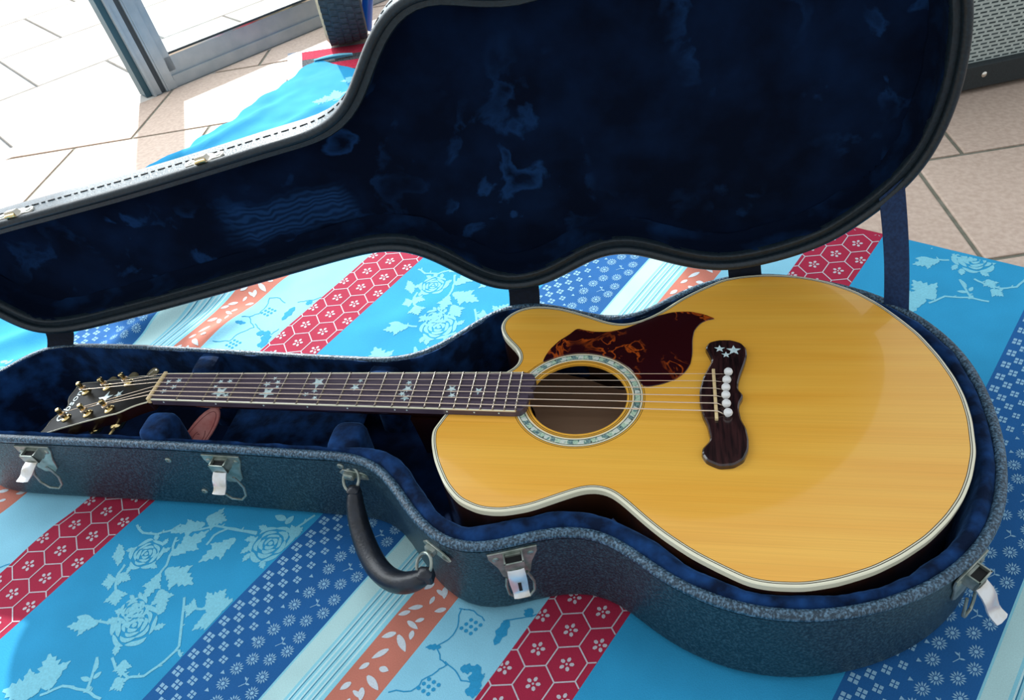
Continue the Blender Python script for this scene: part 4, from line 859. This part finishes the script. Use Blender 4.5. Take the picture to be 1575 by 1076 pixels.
# ribbon end poking out of the gap by the waist
m = MB(); r0 = [Vector((548, -140, -34)), Vector((566, -158, -37)), Vector((592, -180, -41)), Vector((612, -194, -46))]
m.loft([[q+Vector((-2, -2, -1)), q+Vector((3.5, 3.0, 0)), q+Vector((3.2, 3.0, -1.2)), q+Vector((-2, -2, -2.2))] for q in r0], True, True); m.build('ribbon', M['strap'], case)

# ================================================================ GUITAR
guitar = empty('acoustic_guitar', (500, 0, -120), 'amber spruce-topped jumbo cutaway acoustic guitar with star inlays lying in the case', 'guitar')
HORN = [(431.5, 156.1), (418.4, 150.4), (406.3, 138.2), (401.7, 123.1), (404.9, 108.6), (413.2, 94.4), (425.9, 80.5), (432.9, 69.6), (435.2, 59.3), (431.4, 48.4), (425.1, 41.9), (417.5, 38.3)]
go = [(357, -47)]+G2[::-1]+G1[::-1]+HORN+[(414, 24), (364, -24)]
go = resamp(go, 420, 6)
ZTOP = -10.0
tp = off(go, 4.6, 4)
HC, HR = (507.5, 0.2), 52.8
ring = [(HC[0]+HR*math.cos(-2*pi*k/72), HC[1]+HR*math.sin(-2*pi*k/72)) for k in range(72)]
tri = tessellate_polygon([[Vector((x, y, 0)) for x, y in tp], [Vector((x, y, 0)) for x, y in ring]])
allp = tp+ring; m = MB()
m.add([(x, y, ZTOP) for x, y in allp], tri); nt_ = len(tp)
m.loft([[(x, y, ZTOP) for x, y in ring], [(x, y, ZTOP-3.2) for x, y in ring]])
m.add([(x, y, ZTOP-3.2) for x, y in allp], [t[::-1] for t in tri])
m.build('top', M['spruce'], guitar, fix=False, angle=30)
m = MB(); m.loft(band(go, [(4.6, ZTOP-3), (4.6, ZTOP), (1.0, ZTOP), (0, ZTOP-1), (0, ZTOP-7.5), (1.2, ZTOP-7.5)])); m.build('binding', M['cream'], guitar)
def ringstrip(out, o0, o1, z, mt, name):
    m = MB(); m.loft([[(x, y, z-0.3) for x, y in off(out, o0, 4)], [(x, y, z) for x, y in off(out, o0, 4)], [(x, y, z) for x, y in off(out, o1, 4)], [(x, y, z-0.3) for x, y in off(out, o1, 4)]]); return m.build(name, mt, guitar)
ringstrip(go, 2.6, 3.3, ZTOP+0.12, M['black_line'], 'purfling'); ringstrip(go, 4.3, 4.9, ZTOP+0.12, M['black_line'], 'purfling')
m = MB(); m.loft(band(go, [(0.9, ZTOP-7), (0.9, -112), (2, -117), (6, -118.5), (8, -113), (4, -110), (4, ZTOP-5)])); m.build('side', M['maple'], guitar)
m = MB(); m.loft([[(x, y, -118) for x, y in off(go, 5, 4)], [(x, y, -114) for x, y in off(go, 5, 4)]], True, True); m.build('back', M['back_wood'], guitar, smooth=False)
# rosette
def annulus(r0, r1, z, n=96, seg=None):
    m = MB(); P0 = []
    m.loft([[(HC[0]+r*math.cos(2*pi*k/n), HC[1]+r*math.sin(2*pi*k/n), zz_) for k in range(n)] for r, zz_ in ((r0, z-0.5), (r0, z), (r1, z), (r1, z-0.5))]); return m
rz = annulus(61.0, 66.8, ZTOP+0.16).build('rosette', M['abalone'], guitar)
for r0, r1, mt in ((55.2, 55.8, 'black_line'), (57.0, 57.6, 'black_line'), (60.2, 61.0, 'black_line'), (58.6, 60.2, 'cream'), (66.8, 67.5, 'black_line'), (67.5, 69.2, 'cream'), (69.2, 69.8, 'black_line'), (71.2, 71.7, 'black_line')):
    annulus(r0, r1, ZTOP+0.12).build('rosette_ring', M[mt], rz)
# abalone tesserae
for k in range(64):
    a0, a1_ = 2*pi*k/64+0.012, 2*pi*(k+1)/64-0.012; sk = 0.03*math.sin(k*2.3)
    g = 0.5+0.5*math.sin(k*1.9); mt = ('ab1', 'ab2', 'ab3')[k*7 % 3]
    if 'ab1' not in M:
        M['ab1'] = mat('abalone_green', C(150, 190, 165), C(205, 222, 196), rough=0.18, nscale=500, coat=0.6); M['ab2'] = mat('abalone_pale', C(196, 212, 205), C(226, 228, 214), rough=0.18, nscale=500, coat=0.6); M['ab3'] = mat('abalone_dark', C(70, 100, 110), C(150, 180, 170), rough=0.18, nscale=500, coat=0.6)
    pts = [(HC[0]+r*math.cos(a), HC[1]+r*math.sin(a)) for r, a in ((61.3, a0), (66.5, a0+sk), (66.5, a1_+sk), (61.3, a1_))]
    m = MB(); m.loft([[(x, y, ZTOP+0.1) for x, y in pts], [(x, y, ZTOP+0.3) for x, y in pts]], True, True); m.build('abalone_piece', M[mt], rz, smooth=False)
# pickguard
pg = [p for p in PG]
arc = []
r_g = 70.2
pA, pB = pg[-1], pg[0]
aA = math.atan2(pA[1]-HC[1], pA[0]-HC[0]); aB = math.atan2(pB[1]-HC[1], pB[0]-HC[0])
pg2 = [p for p in pg if math.hypot(p[0]-HC[0], p[1]-HC[1]) > r_g-0.5]
arc = [(HC[0]+r_g*math.cos(a), HC[1]+r_g*math.sin(a)) for a in np.linspace(aA, aB, 22)]
pgp = ccw(resamp(pg2+arc, 170, 2))
m = MB(); m.plate(pgp, ident, ZTOP-0.1, ZTOP+0.9, 0.4); m.build('pickguard', M['tortoise'], guitar)
# bridge
br = ccw(resamp(BR, 220, 2)); m = MB()
m.loft([[(x, y, ZTOP-0.1) for x, y in br], [(x, y, ZTOP+4.5) for x, y in off(br, 0.4, 2)], [(x, y, ZTOP+6) for x, y in off(br, 2.0, 2)]], True, True); bridge = m.build('bridge', M['rosewood'], guitar)
sa, sb = Vector((*SAD[0], 0)), Vector((*SAD[1], 0)); dr = (sb-sa).normalized(); sd = Vector((-dr.y, dr.x, 0))
m = MB(); m.box(tuple((sa+sb)/2+Vector((0, 0, -3.2))), ((sb-sa).length, 3.2, 6), (dr, sd, Vector((0, 0, 1))), bev=0.8); m.build('saddle', M['bone'], bridge)
for x, y in PIN: m = MB(); m.lathe((x-1.5, y-1.0, ZTOP+6), (0.1, 0.0, 1), [(2.6, 0), (2.8, 2), (4.4, 3), (4.6, 5.0), (3.8, 6.8), (1.6, 7.8), (0.3, 8)], 18); m.build('bridge_pin', M['pin_white'], bridge)
for (x, y), r in zip(BST, (6.2, 8.4, 5.2)): m = MB(); m.plate(star(x, y, r*0.95, 0.3), ident, ZTOP+5.9, ZTOP+6.25); m.build('star_inlay', M['pearl'], bridge, smooth=False)
# fretboard
hw = lambda d: 22.2+(28.4-22.2)*d/359.3
frt = lambda n: 648*(1-2**(-n/12))
fb0, fb1 = 1.5, 455
fbp = [(fb0, -hw(fb0))]+[(x, -hw(x)) for x in (120, 240, 360, 440)]+[(449, -hw(440)+1), (453.5, -23), (455, -16), (455, -4), (459, -3), (459.5, 0), (459, 3), (455, 4)]+[(459, 12), (460, 18), (457, 25), (452, 28.5), (446, hw(446))]+[(x, hw(x)) for x in (360, 240, 120, fb0)]
m = MB(); m.plate(ccw(fbp), ident, -9.8, -1.2, 0.5); fboard = m.build('fretboard', M['ebony'], guitar)
for sgn in (-1, 1):
    m = MB(); m.loft([[(x, sgn*(hw(x)+0.15), z) for z in (-2.6, -1.1)]+[(x, sgn*(hw(x)-1.1), z) for z in (-0.95, -2.6)] for x in np.linspace(fb0, 444, 12)], True, True); m.build('fretboard_binding', M['cream'], fboard, smooth=False)
for n in range(1, 21):
    d = frt(n); h = hw(d)-0.6; m = MB()
    m.loft([[(d-1.2, y, -1.4), (d-0.9, y, -0.4), (d, y, 0.1), (d+0.9, y, -0.4), (d+1.2, y, -1.4)] for y in (-h-0.4, -h, h, h+0.4)], True, True, closed=True); m.build('fret', M['fretwire'], fboard)
for x, y, r in ST:
    sc = 0.95+0.0*x; m = MB(); R2_ = r*(0.92-x*0.00036)*1.95; m.plate(star(x, y, R2_, 0.95, 0.4), ident, -1.3, -1.05); m.build('star_inlay', M['pearl'], fboard, smooth=False)
for n, k in ((1, 1), (3, 1), (5, 1), (7, 1), (9, 1), (12, 2), (15, 1), (17, 1), (19, 1)):
    d = (frt(n)+frt(n-1))/2
    for q in range(k):
        dx = (q-(k-1)/2)*14; m = MB(); m.lathe((d+dx, -hw(d+dx)-0.1, -5.2), (0, -1, 0), [(1.0, 0), (1.0, 0.25)], 8); m.build('side_dot', M['pearl'], fboard)
# neck and heel
m = MB(); loops = []
for x in np.linspace(-4, 362, 16):
    h = hw(max(x, 0))-0.8; dp = 15+5*x/360
    loops.append([(x, h*math.cos(a), -7.6-dp*abs(math.sin(a))**0.8) for a in np.linspace(0, -pi, 13)])
m.loft(loops, True, True); m.build('neck', M['neck_wood'], guitar)
m = MB(); m.loft([[(x, sg*w_, z) for x, sg in ((320, -1), (364, -1), (364, 1), (320, 1))] for w_, z in ((24, -24), (20, -40), (12, -80), (9, -100))], True, True); m.build('neck_heel', M['neck_wood'], guitar)
m = MB(); m.box((-0.6, 0, -3), (4.6, 47, 9), bev=1); m.build('nut', M['bone'], guitar)
# headstock
HA = math.radians(13.8); ex = Vector((-math.cos(HA), 0, -math.sin(HA))); en = Vector((-math.sin(HA), 0, math.cos(HA))); HP = Vector((-2.5, 0, -5.5))
hp = lambda a, y, h: tuple(HP+ex*a+Vector((0, y, 0))+en*h)
half = [(0, 22), (14, 23), (26, 25.5), (38, 30.5), (46, 32.5), (60, 33), (95, 36), (130, 40), (158, 44.5), (166, 43), (163, 33), (165, 22), (160, 12), (154, 6), (151, 0)]
ho = resamp([(a, -y) for a, y in half]+[(a, y) for a, y in half[::-1][1:]], 160, 2)
m = MB(); ho = ccw(ho); m.plate(ho, lambda x, y, z: hp(x, y, z), -15, -1, 0.0); head = m.build('headstock', M['neck_wood'], guitar)
m = MB(); m.plate(ho, lambda x, y, z: hp(x, y, z), -1, 0.3, 0.0); m.build('head_veneer', M['head_black'], head, smooth=False)
m = MB(); m.loft([[hp(x, y, z) for x, y in off(ho, o, 3)] for o, z in ((-0.2, -1.2), (-0.2, 0.4), (0.25, 0.5), (0.25, -1.2))]); m.build('head_binding', M['cream'], head)
m = MB(); m.plate(ccw(star(88, 1, 13, pi*0.1, 0.38)), lambda x, y, z: hp(x, y, z), 0.2, 0.6); m.build('star_inlay', M['pearl'], head, smooth=False)
m = MB(); m.plate(ccw(star(66, 4, 7, pi*0.3, 0.38)), lambda x, y, z: hp(x, y, z), 0.2, 0.6); m.build('star_inlay', M['pearl'], head, smooth=False)
# maker's script across the head
cu = bpy.data.curves.new('script', 'FONT'); cu.body = 'Gibson'; cu.size = 19; cu.shear = 0.3; cu.extrude = 0.2; cu.align_x = 'CENTER'; cu.resolution_u = 4
co = bpy.data.objects.new('script', cu); scn.collection.objects.link(co); bpy.context.view_layer.update()
dg = bpy.context.evaluated_depsgraph_get(); tm = co.evaluated_get(dg).to_mesh()
tv_ = [tuple(v.co) for v in tm.vertices]; tf_ = [tuple(p.vertices) for p in tm.polygons]
bpy.data.objects.remove(co)
m = MB(); m.add([hp(148+(v[1]-6)*0.9, v[0]-1, 0.55+v[2]) for v in tv_], tf_); m.build('maker_script', M['pearl'], head, smooth=False, fix=False)
# tuners and strings
posts = {(sy, k): (a, sy*23.0) for sy in (-1, 1) for k, a in enumerate((62, 98, 135))}
for (sy, k), (a, y) in posts.items():
    m = MB(); m.lathe(hp(a, y, 0.3), en, [(6.6, 0), (6.6, 1.2), (5.4, 2.4), (3.4, 2.8), (0.5, 2.8)], 18); tu = m.build('tuner', M['gold'], head)
    m = MB(); m.lathe(hp(a, y, 2.5), en, [(3.1, 0), (3.0, 4), (2.3, 6.5), (2.6, 9), (3.3, 11), (3.4, 14), (2.2, 15)], 14); m.build('string_post', M['gold'], guitar)
    m = MB(); m.tube([hp(a, sy*30, -19), hp(a, sy*52, -19)], 2.2, 8); m.box(hp(a, sy*26, -20), (16, 20, 9), (ex, Vector((0, 1, 0)), en), bev=2.5); m.build('tuner_gear', M['gold'], guitar)
    m = MB(); m.lathe(hp(a, sy*50, -19), (0, sy, 0), [(3.4, 0), (3.6, 3), (2.2, 5)], 12)
    pts = []
    m2 = MB(); lo_ = []
    for j in range(7):
        q = j/6; yy = sy*(54+13*q); rw = 9.5*math.sin(pi*(0.12+0.76*q))**0.5; lo_.append([hp(a+rw*math.cos(2*pi*c/14), yy, -19+3.4*math.sin(2*pi*c/14)) for c in range(14)])
    m2.loft(lo_, True, True); m2.build('tuner_button', M['pearl_button'], guitar)
ys_nut = [18.0, 10.8, 3.6, -3.6, -10.8, -18.0]; ys_sad = [27.8, 17.0, 6.2, -4.6, -15.4, -26.2]
rad = [0.32, 0.38, 0.48, 0.6, 0.68, 0.78]
order = {0: (1, 0), 1: (1, 1), 2: (1, 2), 3: (-1, 2), 4: (-1, 1), 5: (-1, 0)}
for i in range(6):
    a, y = posts[order[i]]; px, py = PIN[i]
    pst = Vector(hp(a, y+(-3.2 if y > 0 else 3.2), 8))
    sx_ = SAD[0][0]+(SAD[1][0]-SAD[0][0])*i/5
    pts = [pst, Vector((-2.5, ys_nut[i], 1.6)), Vector((0.5, ys_nut[i], 1.7)), Vector((sx_-1, ys_sad[i], 1.0)), Vector((sx_+1.5, ys_sad[i], 0.6)), Vector((px-4.5, py-0.6, ZTOP+6.6)), Vector((px-1.5, py-1, ZTOP+5))]
    m = MB(); m.tube(pts, rad[i]*0.95, 6)
    m.tube([hp(a+3.9*math.cos(c), y+3.9*math.sin(c), 7+c*0.12) for c in np.linspace(0, 6*pi, 40)], rad[i]*0.8, 5)
    m.build('string', M['bronze'], guitar)

# ================================================================ THINGS AROUND
# grille cloth speaker cabinet at the back right
ang = math.radians(18.7); ax = Vector((math.cos(ang), math.sin(ang), 0)); ay = Vector((-math.sin(ang), math.cos(ang), 0)); A0 = Vector((1157, 944, 0))
amp = empty('guitar_amplifier', (1157, 1080, ZT), 'black guitar amplifier with silver-grey grille cloth on the tiles at the back right', 'amplifier')
ap = lambda u, w, z: tuple(A0+ax*u+ay*w+Vector((0, 0, z)))
def abox(u0, u1, w0, w1, z0, z1, bev=3): m = MB(); m.box(ap((u0+u1)/2, (w0+w1)/2, (z0+z1)/2), (u1-u0, w1-w0, z1-z0), (ax, ay, Vector((0, 0, 1))), bev=bev); return m
abox(-330, 330, 30, 230, ZT+8, 330, 6).build('cabinet', M['tolex'], amp)
abox(-330, 330, -2, 30, ZT+8, ZT+58, 4).build('bottom_panel', M['tolex'], amp)
abox(-330, -290, -2, 30, ZT+58, 330, 4).build('side_panel', M['tolex'], amp); abox(290, 330, -2, 30, ZT+58, 330, 4).build('side_panel', M['tolex'], amp)
abox(-330, 330, -2, 30, 290, 330, 4).build('top_panel', M['tolex'], amp)
def grille_extra(m, n, l, b, t):
    sp = n.new('ShaderNodeSeparateXYZ'); uv = n.new('ShaderNodeUVMap'); uv.uv_map = 'pattern'; l.new(uv.outputs[0], sp.inputs[0])
    br_ = n.new('ShaderNodeTexBrick'); l.new(uv.outputs[0], br_.inputs['Vector'])
    br_.inputs['Color1'].default_value = C(44, 56, 58); br_.inputs['Color2'].default_value = C(70, 84, 86); br_.inputs['Mortar'].default_value = C(176, 186, 182)
    br_.inputs['Scale'].default_value = 1000.0; br_.inputs['Brick Width'].default_value = 17.0; br_.inputs['Row Height'].default_value = 7.4; br_.inputs['Mortar Size'].default_value = 2.5; br_.inputs['Mortar Smooth'].default_value = 0.3
    br_.offset = 0.35
    l.new(br_.outputs['Color'], b.inputs['Base Color'])
M['grille'] = mat('silver_grille_cloth', C(170, 180, 176), rough=0.8, bump=0.3, bscale=900, extra=grille_extra)
m = MB(); vs_ = [ap(-290, 10, ZT+58), ap(290, 10, ZT+58), ap(290, 10, 290), ap(-290, 10, 290), ap(-290, 24, ZT+58), ap(290, 24, ZT+58), ap(290, 24, 290), ap(-290, 24, 290)]
m.add(vs_, [(0, 1, 2, 3), (7, 6, 5, 4), (0, 4, 5, 1), (1, 5, 6, 2), (2, 6, 7, 3), (3, 7, 4, 0)]); uvq = [(0, 0), (.58, 0), (.58, .373), (0, .373)]*2
m.build('grille_cloth', M['grille'], amp, smooth=False, fix=False, uv=uvq)
for u in (27, -240, 240): m = MB(); m.lathe(ap(u, -2, ZT+36), -ay, [(5.5, 0), (5.5, 0.8), (3.5, 2.6), (1.0, 3)], 14); m.build('screw', M['chrome'], amp)
for u in (-290, 290):
    for w_ in (30, 200): m = MB(); m.lathe(ap(u, w_, ZT), (0, 0, 1), [(14, 0), (16, 8.5)], 14); m.build('rubber_foot', M['rubber'], amp)

# doormat by the door
mt_ = empty('doormat', (-250, 1350, ZT), 'red and dark grey striped doormat on the tiles by the glass door', 'doormat')
mo = Vector((-435, 1432)); mu = Vector((0.985, 0.174)).normalized(); mv = Vector((0.36, -0.93)).normalized()
mp_ = lambda u, v, z: (mo.x+mu.x*u+mv.x*v, mo.y+mu.y*u+mv.y*v, z)
m = MB(); m.loft([[mp_(0, 0, z), mp_(560, 0, z), mp_(560, 420, z), mp_(0, 420, z)] for z in (ZT, ZT+1.4)], True, True); m.build('mat_backing', M['mat_edge'], mt_, smooth=False)
vv = 12; cols = ['mat_red', 'mat_grey', 'mat_red', 'mat_grey', 'mat_red', 'mat_grey', 'mat_red']; wd = [62, 48, 62, 48, 62, 48, 60]
for c_i, w_ in zip(cols, wd):
    m = MB(); m.loft([[mp_(40, vv+0.4, z), mp_(548, vv+0.4, z), mp_(548, vv+w_-0.4, z), mp_(40, vv+w_-0.4, z)] for z in (ZT+1.4, ZT+3.0)], True, True); m.build('bristle_stripe', M[c_i], mt_, smooth=False); vv += w_

# blue hand truck: only its left wheel and frame foot show beside the lid
ht = empty('hand_truck', (-270, 1490, ZT+3), 'blue steel hand truck with treaded grey tyre standing on the doormat', 'hand truck')
wa = Vector((0.92, 0.39, 0)).normalized(); wr_ = Vector((-wa.y, wa.x, 0)); Rw = 150; wc = Vector((-272, 1490, ZT+3.2+Rw)); hwid = 56
def ty(phi, w_, r): return tuple(wc+wa*w_+(wr_*math.cos(phi)+Vector((0, 0, 1))*math.sin(phi))*r)
prof_t = [(-hwid+6, Rw-52), (-hwid, Rw-34), (-hwid+1, Rw-16), (-hwid+7, Rw-7), (-30, Rw-3), (0, Rw-2), (30, Rw-3), (hwid-7, Rw-7), (hwid-1, Rw-16), (hwid, Rw-34), (hwid-6, Rw-52)]
m = MB(); m.loft([[ty(2*pi*k/64, w_, r) for k in range(64)] for w_, r in prof_t], wrap=True); tyre = m.build('tyre', M['rubber'], ht)
m = MB(); m.loft([[ty(2*pi*k/64, w_, r) for k in range(64)] for w_, r in ((-hwid-0.4, Rw-26), (-hwid-0.6, Rw-17), (-hwid+6, Rw-7.6), (-hwid+6.6, Rw-7.6), (-hwid+1, Rw-17))], wrap=True); m.build('tyre_edge', M['rubber_line'], tyre)
m = MB()
for k in range(52):
    for j, w0 in enumerate((-42, -21, 0, 21, 42)):
        ph = 2*pi*(k+0.5*(j % 2))/52; hw_ = 0.044; r0 = Rw-4-(abs(w0)/42)**2*2.5
        q = [(ph-hw_, w0-8, r0), (ph+hw_*0.6, w0-8.6, r0), (ph+hw_, w0+8, r0), (ph-hw_*0.6, w0+8.6, r0)]
        m.loft([[ty(a, w_, r+dr_) for a, w_, r in q] for dr_ in (0, 4.2)], True, True)
m.build('tread', M['rubber'], tyre, smooth=False)['kind'] = 'stuff'
m = MB(); m.loft([[ty(2*pi*k/40, w_, r) for k in range(40)] for w_, r in ((-22, Rw-50), (-26, Rw-56), (-12, Rw-70), (-14, 30), (-24, 22), (24, 22), (14, 30), (12, Rw-70), (26, Rw-56), (22, Rw-50))], wrap=True); m.build('wheel_hub', M['blue_paint'], ht)
m = MB(); m.tube([tuple(wc+wa*-40), tuple(wc+wa*200)], 9, 12); m.build('axle', M['steel'], ht)
fr0 = Vector((-222, 1519, ZT+28)); m = MB()
m.tube([tuple(fr0+Vector((-4, -3, -8))), tuple(fr0), tuple(fr0+Vector((20, 14, 76))), tuple(fr0+Vector((80, 60, 300))), tuple(fr0+Vector((220, 160, 900)))], 15, 14)
m.build('frame_tube', M['blue_paint'], ht)
m = MB(); m.tube([tuple(fr0+Vector((80, 60, 300))), tuple(fr0+Vector((330, 240, 300)))], 12, 12); m.build('cross_tube', M['blue_paint'], ht)
